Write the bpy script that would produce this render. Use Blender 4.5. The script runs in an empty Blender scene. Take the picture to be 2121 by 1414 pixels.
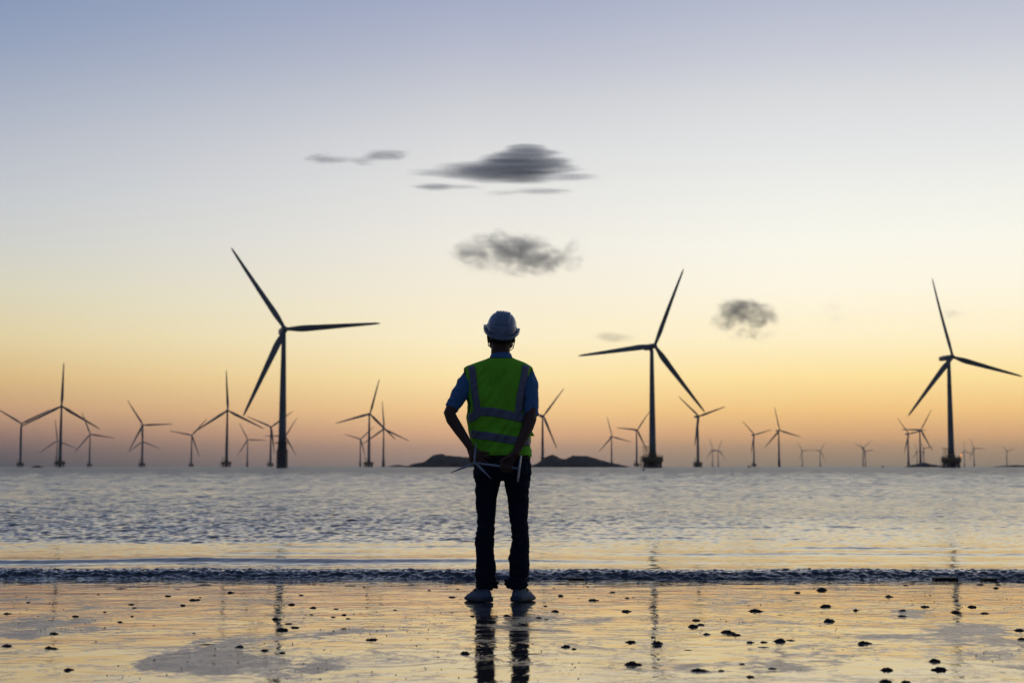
import bpy, math, random
import numpy as np
from mathutils import Vector, Matrix, noise as mnoise

random.seed(7)
rng = np.random.default_rng(11)
SC = bpy.context.scene
COL = SC.collection
PI = math.pi

# ------------------------------------------------------------------ camera
W, H, F = 2121.0, 1414.0, 2121.0 * 50 / 36          # photograph size and focal length in its pixels
CAM_Z = 0.933
TILT = math.atan(259.0 / F)
cam = bpy.data.cameras.new("camera")
cam.lens = 50
cam.sensor_width = 36
cam.clip_start = 0.05
cam.clip_end = 60000
cam.dof.use_dof = True
cam.dof.focus_distance = 8.62
cam.dof.aperture_fstop = 4.0
cam_o = bpy.data.objects.new("camera", cam)
COL.objects.link(cam_o)
cam_o.location = (0, 0, CAM_Z)
cam_o.rotation_euler = (PI / 2 + TILT, 0, 0)
SC.camera = cam_o
SC.view_settings.view_transform = 'Standard'
SC.view_settings.look = 'None'
SC.view_settings.exposure = 0.0
SC.view_settings.gamma = 1.0
SC.cycles.use_denoising = True
SC.cycles.denoising_prefilter = 'ACCURATE'
SC.cycles.max_bounces = 6
SC.cycles.diffuse_bounces = 3
SC.cycles.glossy_bounces = 4
SC.cycles.transmission_bounces = 3
SC.cycles.volume_bounces = 1
SC.cycles.volume_max_steps = 256
SC.cycles.sample_clamp_indirect = 6


def ray(px, py):
    u, v = (px - W / 2) / F, (H / 2 - py) / F
    return Vector((u, math.cos(TILT) - v * math.sin(TILT), math.sin(TILT) + v * math.cos(TILT)))


def at(px, py, Y):
    """the point of the world on the vertical plane at distance Y that the photograph shows at px, py"""
    d = ray(px, py)
    k = Y / d.y
    return Vector((d.x * k, Y, CAM_Z + d.z * k))


WATER_Y, SLOPE = 11.95, math.tan(math.radians(1.6))


def sand_z(y):
    return SLOPE * (WATER_Y - y)


def on_sand(px, py):
    d = ray(px, py)
    k = (SLOPE * WATER_Y - CAM_Z) / (d.z + SLOPE * d.y)
    return Vector((d.x * k, d.y * k, CAM_Z + d.z * k))


def lin(c):
    return tuple(((v / 255) / 12.92 if v / 255 <= 0.04045 else ((v / 255 + 0.055) / 1.055) ** 2.4) for v in c)


# ------------------------------------------------------------------ sky: the afterglow, brightest a little right of the middle
world = bpy.data.worlds.new("World")
SC.world = world
world.use_nodes = True
wn = world.node_tree
wn.nodes.clear()


def N(nt, typ, **kw):
    n = nt.nodes.new(typ)
    for k, v in kw.items():
        if k.startswith('i_'):
            n.inputs[k[2:].replace('_', ' ')].default_value = v
        else:
            setattr(n, k, v)
    return n


def M(nt, op, a, b=None, c=None, clamp=False):
    n = nt.nodes.new('ShaderNodeMath')
    n.operation = op
    n.use_clamp = clamp
    for i, v in enumerate((a, b, c)):
        if v is None:
            continue
        if isinstance(v, (int, float)):
            n.inputs[i].default_value = v
        else:
            nt.links.new(v, n.inputs[i])
    return n.outputs[0]


def RANGE(nt, v, a, b, c=0.0, d=1.0, smooth=True):
    n = nt.nodes.new('ShaderNodeMapRange')
    n.interpolation_type = 'SMOOTHSTEP' if smooth else 'LINEAR'
    nt.links.new(v, n.inputs[0])
    for i, x in enumerate((a, b, c, d)):
        n.inputs[i + 1].default_value = x
    return n.outputs[0]


def MIX(nt, f, a, b):
    n = nt.nodes.new('ShaderNodeMix')
    n.data_type = 'RGBA'
    if isinstance(f, (int, float)):
        n.inputs[0].default_value = f
    else:
        nt.links.new(f, n.inputs[0])
    for i, v in ((6, a), (7, b)):
        if isinstance(v, tuple):
            n.inputs[i].default_value = (*v[:3], 1)
        else:
            nt.links.new(v, n.inputs[i])
    return n.outputs[2]


def RAMP(nt, v, stops, interp='LINEAR'):
    n = nt.nodes.new('ShaderNodeValToRGB')
    n.color_ramp.interpolation = interp
    el = n.color_ramp.elements
    while len(el) > 1:
        el.remove(el[-1])
    el[0].position = stops[0][0]
    el[0].color = (*stops[0][1], 1)
    for p, c in stops[1:]:
        e = el.new(p)
        e.color = (*c, 1)
    nt.links.new(v, n.inputs[0])
    return n.outputs[0]


YS = (966, 940, 900, 850, 780, 700, 600, 500, 400, 300, 200, 100, 0)
SKY = {
    30: ((96, 95, 100), (112, 102, 105), (148, 122, 114), (192, 154, 124), (216, 183, 132), (224, 206, 162), (217, 212, 188), (206, 207, 203),
         (196, 200, 205), (184, 189, 200), (168, 177, 195), (150, 163, 189), (136, 153, 184)),
    910: ((146, 130, 126), (168, 142, 128), (212, 168, 134), (240, 199, 144), (251, 226, 170), (251, 237, 200), (245, 236, 215), (238, 234, 224),
          (229, 228, 225), (219, 219, 220), (203, 205, 212), (184, 188, 205), (166, 174, 199)),
    1690: ((144, 131, 120), (164, 141, 121), (210, 166, 125), (240, 196, 132), (253, 225, 160), (255, 240, 200), (254, 246, 225), (249, 247, 235),
           (240, 240, 234), (228, 230, 230), (217, 219, 221), (200, 203, 214), (184, 189, 207)),
}
HAZE_SKY = 1.0
AIR = 4.0e-5                    # density of the sea air
AIR_GLOW = (0.20, 0.185, 0.21)  # what that air itself adds, seen through its whole depth


def above_air(c, z):
    """sky radiance behind the air that gives c in front of it"""
    t = math.exp(-AIR * min(12500.0, 175 / max(z, 1e-4)))
    return tuple(max(0.01, (v - g * (1 - t)) / t) for v, g in zip(c, AIR_GLOW))


tc = N(wn, 'ShaderNodeTexCoord')
sx = N(wn, 'ShaderNodeSeparateXYZ')
wn.links.new(tc.outputs['Generated'], sx.inputs[0])
dx, dy, dz = sx.outputs
elev = M(wn, 'MULTIPLY', M(wn, 'ARCSINE', dz), 180 / PI)
azim = M(wn, 'MULTIPLY', M(wn, 'ARCTAN2', dx, dy), 180 / PI)
pos = M(wn, 'DIVIDE', elev, 30.0, clamp=True)
cols = []
for x, cs in SKY.items():
    st = []
    for y, c in zip(YS, cs):
        d = ray(x, y).normalized()
        st.append((max(0.0, math.degrees(math.asin(d.z)) / 30), above_air(lin(c), d.z)))
    last = st[-1][1]
    st.append((1.0, tuple(a * b for a, b in zip(last, (0.55, 0.6, 0.7)))))
    cols.append(RAMP(wn, pos, st))
f1 = RANGE(wn, azim, -21, -2.0, smooth=False)
f2 = RANGE(wn, azim, -3.0, 13.0)
front = MIX(wn, f2, MIX(wn, f1, cols[0], cols[1]), cols[2])
upper = RAMP(wn, M(wn, 'DIVIDE', elev, 90.0, clamp=True), [(0.0, (0.055, 0.06, 0.085)), (0.2, (0.06, 0.075, 0.13)), (0.5, (0.055, 0.085, 0.17)), (1.0, (0.05, 0.09, 0.19))])
off = M(wn, 'ABSOLUTE', M(wn, 'SUBTRACT', azim, 5.0))
back_f = RANGE(wn, off, 26, 110)
up_f = RANGE(wn, elev, 18, 55)
sky_c = MIX(wn, M(wn, 'MAXIMUM', back_f, up_f), front, upper)
bg = N(wn, 'ShaderNodeBackground')
bg.inputs['Strength'].default_value = HAZE_SKY
wn.links.new(sky_c, bg.inputs['Color'])
wo = N(wn, 'ShaderNodeOutputWorld')
wn.links.new(bg.outputs[0], wo.inputs['Surface'])


# ------------------------------------------------------------------ helpers
def tag(o, label=None, cat=None, group=None, kind=None):
    for k, v in (("label", label), ("category", cat), ("group", group), ("kind", kind)):
        if v:
            o[k] = v
    return o


def empty(name, loc, rz=0.0):
    o = bpy.data.objects.new(name, None)
    COL.objects.link(o)
    o.location = loc
    o.rotation_euler = (0, 0, rz)
    return o


def mesh_data(name, verts, faces, mat=None, smooth=True):
    me = bpy.data.meshes.new(name)
    me.from_pydata([tuple(v) for v in verts], [], faces)
    if mat:
        me.materials.append(mat)
    if smooth:
        me.polygons.foreach_set('use_smooth', [True] * len(me.polygons))
    me.update()
    return me


def link(name, me, parent=None, loc=(0, 0, 0)):
    o = bpy.data.objects.new(name, me)
    COL.objects.link(o)
    o.location = loc
    if parent:
        o.parent = parent
    return o


class MB:
    """collects shapes and links them as one mesh"""

    def __init__(s):
        s.v, s.f = [], []

    def add(s, v, f):
        n = len(s.v)
        s.v += [tuple(p) for p in v]
        s.f += [tuple(i + n for i in q) for q in f]
        return s

    def box(s, c, size, bevel=0.0, rz=0.0):
        cx, cy, cz = c
        a, b, h = size[0] / 2, size[1] / 2, size[2] / 2
        cr, sr = math.cos(rz), math.sin(rz)
        k = bevel
        rings = []
        for z, ins in ((-h, k), (-h + k, 0), (h - k, 0), (h, k)) if k else ((-h, 0), (h, 0)):
            aa, bb = a - ins, b - ins
            if k:
                pts = [(-aa + k, -bb), (aa - k, -bb), (aa, -bb + k), (aa, bb - k), (aa - k, bb), (-aa + k, bb), (-aa, bb - k), (-aa, -bb + k)]
            else:
                pts = [(-aa, -bb), (aa, -bb), (aa, bb), (-aa, bb)]
            rings.append([(cx + x * cr - y * sr, cy + x * sr + y * cr, cz + z) for x, y in pts])
        return s.rings(rings)

    def rings(s, rings, cap=True, closed=True):
        n = len(rings[0])
        v = [p for r in rings for p in r]
        f = []
        for i in range(len(rings) - 1):
            for j in range(n if closed else n - 1):
                a, b = i * n + j, i * n + (j + 1) % n
                f.append((a, b, b + n, a + n))
        if cap:
            f.append(tuple(reversed(range(n))))
            f.append(tuple((len(rings) - 1) * n + j for j in range(n)))
        return s.add(v, f)

    def tube(s, pts, radii, n=14, flat=1.0, cap=True, up=None, rnd=0):
        pts = [Vector(p) for p in pts]
        if not hasattr(radii, '__len__'):
            radii = [radii] * len(pts)
        rings = []
        prev = None
        for i, p in enumerate(pts):
            t = (pts[min(i + 1, len(pts) - 1)] - pts[max(i - 1, 0)]).normalized()
            u = Vector(up) if up else (prev if prev else (Vector((0, 1, 0)) if abs(t.y) < 0.9 else Vector((1, 0, 0))))
            u = (u - t * u.dot(t)).normalized()
            prev = u
            w = t.cross(u)
            r = radii[i]
            ra, rb = (r if isinstance(r, tuple) else (r, r * flat))
            rings.append([p + u * (math.cos(2 * PI * k / n) * rb) + w * (math.sin(2 * PI * k / n) * ra) for k in range(n)])
        if rnd:     # rounded ends
            def dome(ring, c, d, r):
                out = []
                for a in (30, 60, 82):
                    q = math.radians(a)
                    out.append([c + (v - c) * math.cos(q) + d * (r * math.sin(q)) for v in ring])
                return out
            r0 = radii[0][0] if isinstance(radii[0], tuple) else radii[0]
            r1 = radii[-1][0] if isinstance(radii[-1], tuple) else radii[-1]
            a = dome(rings[0], pts[0], (pts[0] - pts[1]).normalized(), r0)
            b = dome(rings[-1], pts[-1], (pts[-1] - pts[-2]).normalized(), r1)
            rings = a[::-1] + rings + b
        return s.rings(rings, cap=cap)

    def lathe(s, prof, n=24, c=(0, 0, 0), cap=True):
        return s.rings([[(c[0] + r * math.cos(2 * PI * k / n), c[1] + r * math.sin(2 * PI * k / n), c[2] + z) for k in range(n)] for r, z in prof], cap=cap)

    def ball(s, c, r, n=16, m=10):
        if not hasattr(r, '__len__'):
            r = (r, r, r)
        rings = []
        for i in range(1, m):
            a = PI * i / m
            rings.append([(c[0] + r[0] * math.sin(a) * math.cos(2 * PI * k / n), c[1] + r[1] * math.sin(a) * math.sin(2 * PI * k / n), c[2] - r[2] * math.cos(a)) for k in range(n)])
        return s.rings(rings)

    def data(s, name, mat, smooth=True):
        return mesh_data(name, s.v, s.f, mat, smooth)

    def build(s, name, mat, parent=None, loc=(0, 0, 0), smooth=True):
        return link(name, s.data(name, mat, smooth), parent, loc)


def remeshed(mb, voxel, smooth_it=4):
    """the shapes of mb as one continuous surface"""
    me = mb.data('tmp', None)
    o = bpy.data.objects.new('tmp', me)
    COL.objects.link(o)
    m = o.modifiers.new('r', 'REMESH')
    m.mode = 'VOXEL'
    m.voxel_size = voxel
    if smooth_it:
        q = o.modifiers.new('s', 'SMOOTH')
        q.iterations = smooth_it
        q.factor = 0.5
    dg = bpy.context.evaluated_depsgraph_get()
    out = bpy.data.meshes.new_from_object(o.evaluated_get(dg))
    bpy.data.objects.remove(o)
    bpy.data.meshes.remove(me)
    out.polygons.foreach_set('use_smooth', [True] * len(out.polygons))
    return out


def displace(me, fn):
    nv = len(me.vertices)
    co = np.empty(nv * 3)
    no = np.empty(nv * 3)
    me.vertices.foreach_get('co', co)
    me.vertex_normals.foreach_get('vector', no)
    co, no = co.reshape(-1, 3), no.reshape(-1, 3)
    for i in range(nv):
        co[i] += no[i] * fn(co[i])
    me.vertices.foreach_set('co', co.ravel())
    me.update()


def interp(tab, x):
    xs = [t[0] for t in tab]
    return [float(np.interp(x, xs, [t[k] for t in tab])) for k in range(1, len(tab[0]))]


# ------------------------------------------------------------------ materials
def mat(name, col, rough=0.6, spec=0.5, metal=0.0, noise_scale=None, noise_amt=0.25, bump=0.0, bump_scale=None, sheen=0.0, coord='Object'):
    m = bpy.data.materials.new(name)
    m.use_nodes = True
    nt = m.node_tree
    b = nt.nodes['Principled BSDF']
    b.inputs['Base Color'].default_value = (*col, 1)
    b.inputs['Roughness'].default_value = rough
    b.inputs['Specular IOR Level'].default_value = spec
    b.inputs['Metallic'].default_value = metal
    if sheen:
        b.inputs['Sheen Weight'].default_value = sheen
    t = N(nt, 'ShaderNodeTexCoord')
    if noise_scale:
        n = N(nt, 'ShaderNodeTexNoise', i_Scale=noise_scale, i_Detail=5.0, i_Roughness=0.6)
        nt.links.new(t.outputs[coord], n.inputs['Vector'])
        c = MIX(nt, n.outputs['Fac'], tuple(v * (1 - noise_amt) for v in col), tuple(min(1, v * (1 + noise_amt)) for v in col))
        nt.links.new(c, b.inputs['Base Color'])
    if bump:
        n2 = N(nt, 'ShaderNodeTexNoise', i_Scale=bump_scale or (noise_scale or 5) * 3, i_Detail=5.0)
        nt.links.new(t.outputs[coord], n2.inputs['Vector'])
        bp = N(nt, 'ShaderNodeBump')
        bp.inputs['Strength'].default_value = 1.0
        bp.inputs['Distance'].default_value = bump
        nt.links.new(n2.outputs['Fac'], bp.inputs['Height'])
        nt.links.new(bp.outputs[0], b.inputs['Normal'])
    return m


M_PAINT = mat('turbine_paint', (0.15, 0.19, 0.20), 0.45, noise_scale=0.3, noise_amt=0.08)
M_YELLOW = mat('foundation_steel', (0.16, 0.11, 0.03), 0.7, noise_scale=0.5, noise_amt=0.5)
M_STEEL = mat('dark_steel', (0.06, 0.055, 0.05), 0.7, noise_scale=1.0, noise_amt=0.4)
M_ROCK = mat('island_rock', (0.05, 0.055, 0.045), 0.95, 0.1, noise_scale=0.02, noise_amt=0.5, bump=2.0, bump_scale=0.08)
M_MUD = mat('wet_mud', (0.018, 0.015, 0.014), 0.55, 0.35, noise_scale=40, noise_amt=0.4, bump=0.003, bump_scale=160)
M_BLOCK = mat('wet_timber', (0.018, 0.015, 0.013), 0.6, 0.3, noise_scale=12, noise_amt=0.4, bump=0.002, bump_scale=60)
M_SKIN = mat('skin', (0.11, 0.058, 0.04), 0.55, 0.3, noise_scale=30, noise_amt=0.15, bump=0.0006, bump_scale=400)
M_HAIR = mat('hair', (0.012, 0.010, 0.010), 0.6, 0.3, noise_scale=300, noise_amt=0.5, bump=0.002, bump_scale=500)
M_SHIRT = mat('shirt_cloth', (0.085, 0.20, 0.39), 0.85, 0.15, noise_scale=60, noise_amt=0.12, bump=0.0006, bump_scale=700, sheen=0.1)
M_COLLAR = mat('collar_cloth', (0.09, 0.22, 0.45), 0.85, 0.15, noise_scale=60, noise_amt=0.12, bump=0.0006, bump_scale=700)
M_JEANS = mat('dark_denim', (0.016, 0.021, 0.036), 0.9, 0.1, noise_scale=35, noise_amt=0.35, bump=0.0007, bump_scale=600)
M_STRIP = mat('reflective_tape', (0.17, 0.19, 0.26), 0.5, 0.4, noise_scale=90, noise_amt=0.15, bump=0.0004, bump_scale=900)
M_TRIM = mat('black_trim', (0.01, 0.01, 0.012), 0.7)
M_HELMET = mat('helmet_shell', (0.21, 0.28, 0.38), 0.22, 0.5, noise_scale=20, noise_amt=0.05)
M_SHOE = mat('shoe_fabric', (0.13, 0.18, 0.25), 0.75, 0.2, noise_scale=45, noise_amt=0.2, bump=0.0012, bump_scale=300)
M_SOLE = mat('shoe_sole', (0.06, 0.08, 0.10), 0.7, 0.2, noise_scale=40, noise_amt=0.25)
M_LACE = mat('shoe_lace', (0.02, 0.02, 0.025), 0.8)
M_MODEL = mat('white_plastic', (0.36, 0.40, 0.47), 0.4, 0.5, noise_scale=30, noise_amt=0.05)
M_BUCKLE = mat('buckle_plastic', (0.5, 0.5, 0.5), 0.2)
M_BUOY = mat('buoy_paint', (0.02, 0.03, 0.025), 0.5, noise_scale=3)
M_BOAT = mat('boat_paint', (0.05, 0.05, 0.055), 0.5, noise_scale=1)


def vest_material():
    m = mat('lime_mesh_fabric', (0.31, 0.95, 0.06), 0.8, 0.1, noise_scale=18, noise_amt=0.14, bump=0.0008, bump_scale=500)
    nt = m.node_tree
    b = nt.nodes['Principled BSDF']
    tr = N(nt, 'ShaderNodeBsdfTranslucent')
    tr.inputs['Color'].default_value = (0.5, 0.85, 0.03, 1)
    mx = N(nt, 'ShaderNodeMixShader')
    mx.inputs[0].default_value = 0.3
    nt.links.new(b.outputs[0], mx.inputs[1])
    nt.links.new(tr.outputs[0], mx.inputs[2])
    nt.links.new(mx.outputs[0], nt.nodes['Material Output'].inputs['Surface'])
    return m


M_VEST = vest_material()
lamp_m = bpy.data.materials.new('orange_lamp')
lamp_m.use_nodes = True
lb = lamp_m.node_tree.nodes['Principled BSDF']
lb.inputs['Base Color'].default_value = (0.8, 0.3, 0.1, 1)
lb.inputs['Emission Color'].default_value = (1.0, 0.32, 0.08, 1)
lb.inputs['Emission Strength'].default_value = 1.8


DRAINED = [(330, 1378, 120, 30, 1.1), (450, 1392, 60, 18, .7), (200, 1310, 110, 9, .75), (60, 1287, 45, 8, .5), (2050, 1310, 120, 34, 1.1), (2110, 1375, 90, 34, .9), (1910, 1262, 70, 8, .65),
           (1650, 1236, 100, 9, .65), (1850, 1316, 70, 9, .65), (700, 1303, 60, 10, .5), (860, 1282, 80, 9, .45), (760, 1396, 80, 12, .55), (1480, 1347, 80, 7, .5), (640, 1384, 50, 12, .5)]


def sand_material():
    m = bpy.data.materials.new('wet_sand')
    m.use_nodes = True
    nt = m.node_tree
    b = nt.nodes['Principled BSDF']
    g = N(nt, 'ShaderNodeNewGeometry')

    def nz(scale, sx=1.0, sy=1.0, detail=4.0, rough=0.5, dist=0.0, off=0.0):
        mp = N(nt, 'ShaderNodeMapping')
        mp.inputs['Scale'].default_value = (sx, sy, 1)
        mp.inputs['Location'].default_value = (off, off * 0.7, 0)
        nt.links.new(g.outputs['Position'], mp.inputs[0])
        n = N(nt, 'ShaderNodeTexNoise', i_Scale=scale, i_Detail=detail, i_Roughness=rough, i_Distortion=dist)
        nt.links.new(mp.outputs[0], n.inputs['Vector'])
        return n.outputs['Fac']
    # where the film of water has drained off the sand
    edge = nz(13, 1, 0.8, 7, 0.75, 0.5)
    big = nz(0.8, 1.0, 0.7, 5, 0.6, 1.2, off=3.1)
    pat = M(nt, 'ADD', big, M(nt, 'MULTIPLY', M(nt, 'SUBTRACT', edge, 0.5), 0.42))
    s = N(nt, 'ShaderNodeSeparateXYZ')
    nt.links.new(g.outputs['Position'], s.inputs[0])
    tot = None
    for x, y, rx, ry, w in DRAINED:
        c, n_, f_ = on_sand(x, y), on_sand(x, y + ry), on_sand(x, y - ry)
        u = M(nt, 'DIVIDE', M(nt, 'SUBTRACT', s.outputs[0], c.x), rx * c.y / F)
        v = M(nt, 'DIVIDE', M(nt, 'SUBTRACT', s.outputs[1], c.y), (f_.y - n_.y) / 2)
        e = M(nt, 'MULTIPLY', M(nt, 'EXPONENT', M(nt, 'MULTIPLY', M(nt, 'ADD', M(nt, 'MULTIPLY', u, u), M(nt, 'MULTIPLY', v, v)), -1.0)), 0.13 * w)
        tot = e if tot is None else M(nt, 'ADD', tot, e)
    pat = M(nt, 'ADD', M(nt, 'SUBTRACT', pat, 0.045), tot)
    near_water = RANGE(nt, s.outputs[1], 9.4, 10.6, 0.0, 0.35)
    dry = RANGE(nt, M(nt, 'SUBTRACT', pat, near_water), 0.54, 0.70)
    grain = nz(110, 1, 0.7, 4, 0.7)
    spots = RANGE(nt, nz(34, 1, 0.3, 6, 0.85), 0.50, 0.64)
    base = MIX(nt, grain, (0.30, 0.255, 0.215), (0.36, 0.31, 0.26))          # film of water, mirror-like
    base = MIX(nt, dry, base, (0.24, 0.235, 0.235))
    base = MIX(nt, M(nt, 'MULTIPLY', spots, dry), base, (0.015, 0.013, 0.013))
    nt.links.new(base, b.inputs['Base Color'])
    nt.links.new(M(nt, 'ADD', 0.025, M(nt, 'MULTIPLY', dry, M(nt, 'ADD', 0.06, M(nt, 'MULTIPLY', RANGE(nt, edge, 0.3, 0.7), 0.26)))), b.inputs['Roughness'])
    nt.links.new(RANGE(nt, dry, 0, 0.7, 0.8, 0.0), b.inputs['Metallic'])
    b.inputs['IOR'].default_value = 1.9
    # relief: ripples of the film, fine grain where it is drained
    h1 = M(nt, 'MULTIPLY', nz(4.0, 1.0, 0.75, 4, 0.6, 1.0), 0.0026)
    h2 = M(nt, 'MULTIPLY', nz(1.3, 0.8, 1.2, 3, 0.5), 0.008)
    h3 = M(nt, 'MULTIPLY', nz(28, 0.8, 0.9, 3, 0.5), 0.00014)
    h4 = M(nt, 'ADD', M(nt, 'MULTIPLY', M(nt, 'MULTIPLY', grain, dry), 0.0022), M(nt, 'MULTIPLY', RANGE(nt, nz(2.6, 0.8, 1.1, 6, 0.65, 1.5, off=9.0), 0.5, 0.56), 0.0007))
    edge_h = M(nt, 'MULTIPLY', dry, 0.0012)
    hh = M(nt, 'ADD', M(nt, 'ADD', M(nt, 'ADD', h1, h2), M(nt, 'ADD', h3, h4)), edge_h)
    bp = N(nt, 'ShaderNodeBump')
    bp.inputs['Distance'].default_value = 1.0
    nt.links.new(hh, bp.inputs['Height'])
    nt.links.new(bp.outputs[0], b.inputs['Normal'])
    return m


def water_material():
    m = bpy.data.materials.new('sea_water')
    m.use_nodes = True
    nt = m.node_tree
    b = nt.nodes['Principled BSDF']
    b.inputs['Base Color'].default_value = (0.012, 0.018, 0.028, 1)
    b.inputs['IOR'].default_value = 1.6
    g = N(nt, 'ShaderNodeNewGeometry')
    s = N(nt, 'ShaderNodeSeparateXYZ')
    nt.links.new(g.outputs['Position'], s.inputs[0])
    far = RANGE(nt, s.outputs[1], 17.5, 30)
    vfar = RANGE(nt, s.outputs[1], 60, 260)
    rgh = RAMP(nt, M(nt, 'DIVIDE', s.outputs[1], 260.0, clamp=True), [(0.0, (.05,) * 3), (.065, (.06,) * 3), (.12, (.09,) * 3), (.3, (.19,) * 3), (.6, (.28,) * 3), (1.0, (.37,) * 3)])
    mpr = N(nt, 'ShaderNodeMapping')
    mpr.inputs['Scale'].default_value = (0.5, 0.16, 1)
    nt.links.new(g.outputs['Position'], mpr.inputs[0])
    nr_ = N(nt, 'ShaderNodeTexNoise', i_Scale=1.0, i_Detail=4.0, i_Roughness=0.65)
    nt.links.new(mpr.outputs[0], nr_.inputs['Vector'])
    nt.links.new(M(nt, 'MULTIPLY', rgh, RANGE(nt, nr_.outputs['Fac'], 0.3, 0.7, 0.55, 1.45)), b.inputs['Roughness'])

    def nz(scale, sx=1.0, sy=1.0, detail=3.0):
        mp = N(nt, 'ShaderNodeMapping')
        mp.inputs['Scale'].default_value = (sx, sy, 1)
        nt.links.new(g.outputs['Position'], mp.inputs[0])
        n = N(nt, 'ShaderNodeTexNoise', i_Scale=scale, i_Detail=detail)
        nt.links.new(mp.outputs[0], n.inputs['Vector'])
        return n.outputs['Fac']
    h = M(nt, 'MULTIPLY', nz(9, 0.7, 1.2), M(nt, 'ADD', 0.0015, M(nt, 'MULTIPLY', far, 0.022)))
    h2 = M(nt, 'MULTIPLY', nz(1.6, 0.7, 1.3), M(nt, 'MULTIPLY', vfar, 0.16))
    bp = N(nt, 'ShaderNodeBump')
    bp.inputs['Distance'].default_value = 1.0
    nt.links.new(M(nt, 'ADD', h, h2), bp.inputs['Height'])
    nt.links.new(bp.outputs[0], b.inputs['Normal'])
    return m


M_SAND = sand_material()
M_WATER = water_material()

# ------------------------------------------------------------------ beach and sea
ys = np.concatenate([np.arange(-14, 3, 1.0), np.arange(3, 12.2, 0.25), np.array([14, 20, 30.0])])
xs = np.linspace(-45, 45, 91)
X, Y = np.meshgrid(xs, ys)
Z = SLOPE * (WATER_Y - Y)
nr, nc = X.shape


def grid_faces(nr, nc):
    i = np.arange(nr * nc).reshape(nr, nc)
    return np.stack([i[:-1, :-1], i[:-1, 1:], i[1:, 1:], i[1:, :-1]], -1).reshape(-1, 4)


def grid_mesh(name, X, Y, Z, material):
    nr, nc = X.shape
    me = bpy.data.meshes.new(name)
    me.vertices.add(nr * nc)
    me.vertices.foreach_set('co', np.stack([X, Y, Z], -1).astype(np.float32).ravel())
    f = grid_faces(nr, nc)
    me.loops.add(f.size)
    me.loops.foreach_set('vertex_index', f.ravel().astype(np.int32))
    me.polygons.add(len(f))
    me.polygons.foreach_set('loop_start', np.arange(0, f.size, 4, dtype=np.int32))
    me.update(calc_edges=True)
    me.polygons.foreach_set('use_smooth', np.ones(len(f), bool))
    me.materials.append(material)
    return me


tag(link('beach_ground', grid_mesh('beach_ground', X, Y, Z, M_SAND)), 'wet sandy beach with a film of water', 'beach', kind='structure')

# near sea: real wavelets, then a wide sheet to the horizon
rows = [10.9]
while rows[-1] < 16:
    rows.append(rows[-1] + 0.016)
while rows[-1] < 260:
    rows.append(rows[-1] + 0.0011 * rows[-1] * (1 + rows[-1] / 90))
rows = np.array(rows)
us = np.linspace(-0.62, 0.62, 980)
Yg = np.repeat(rows[:, None], len(us), 1)
Xg = us[None, :] * Yg
Zg = np.zeros_like(Xg)


def vnoise(x, y, seed, octaves=4):
    """value noise on numpy arrays"""
    out = np.zeros_like(x)
    amp = 1.0
    tot = 0
    r = np.random.default_rng(seed)
    tab = r.random((256, 256))
    for o in range(octaves):
        xi, yi = np.floor(x).astype(int), np.floor(y).astype(int)
        fx, fy = x - xi, y - yi
        fx, fy = fx * fx * (3 - 2 * fx), fy * fy * (3 - 2 * fy)
        a = tab[xi % 256, yi % 256]
        b_ = tab[(xi + 1) % 256, yi % 256]
        c = tab[xi % 256, (yi + 1) % 256]
        d = tab[(xi + 1) % 256, (yi + 1) % 256]
        out += amp * ((a * (1 - fx) + b_ * fx) * (1 - fy) + (c * (1 - fx) + d * fx) * fy)
        tot += amp
        amp *= 0.5
        x, y = x * 2.03 + 17.3, y * 2.03 + 5.1
    return out / tot


envL = np.interp(rows, [10.9, 12.8, 14.0, 15.2, 17.2, 18.4, 21, 40, 90, 260], [0.12, 0.16, 0.12, 0.14, 0.24, 0.90, 1.0, 1.0, 1.0, 1.0])[:, None]
envR = np.interp(rows, [10.9, 12.8, 14.0, 15.2, 17.0, 20.0, 26, 40, 90, 260], [0.12, 0.16, 0.12, 0.14, 0.24, 0.40, 0.62, 0.85, 1.0, 1.0])[:, None]
tt = np.clip((Xg / Yg + 0.12) / 0.32, 0, 1)
env = envL * (1 - tt) + envR * tt
sp = np.gradient(rows)[:, None]
for k in range(120):
    lam = 0.085 * (1.032 ** k)
    th = rng.normal(0, 0.95) + PI / 2
    kx, ky = 2 * PI / lam * math.cos(th), 2 * PI / lam * math.sin(th)
    slope = 0.041 * min(1.0, (0.17 / lam)) ** 0.85 * rng.uniform(0.6, 1.3)
    amp = slope * lam / (2 * PI)
    # far out, where only the longer waves can be told apart, they are steeper
    far_gain = 1 + np.clip((Yg[:, :1] - 30) / 42, 0, 4.0) * min(1.0, (lam / 0.8)) ** 1.2
    keep = np.clip((lam / sp - 2.2) / 2.0, 0, 1)
    grp = 0.2 + 1.6 * vnoise(Xg / (lam * 4.5) + k * 3.7, Yg / (lam * 4.5) + k, 50 + k, 1)
    Zg += amp * env * keep * grp * far_gain * np.sin(kx * Xg + ky * Yg + rng.uniform(0, 2 * PI))
gust = 0.65 + 0.7 * vnoise(Xg / 9 + 3, Yg / 5, 77, 3)
Zg *= np.where(Yg > 18, gust, 1)
for c0, a_, sd in ((15.2, .014, 41), (16.6, .016, 42), (18.6, .018, 43), (22.0, .020, 44)):
    q = np.clip((vnoise(Xg * 0.45 + sd, Yg * 0.15, sd, 2) - 0.52) / 0.2, 0, 1)
    cc = c0 + 0.8 * (vnoise(Xg * 0.4, Yg * 0, sd + 9, 2) - 0.5)
    Zg += a_ * q * np.exp(-((Yg - cc) / np.where(Yg < cc, 0.13, 0.5)) ** 2)
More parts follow.
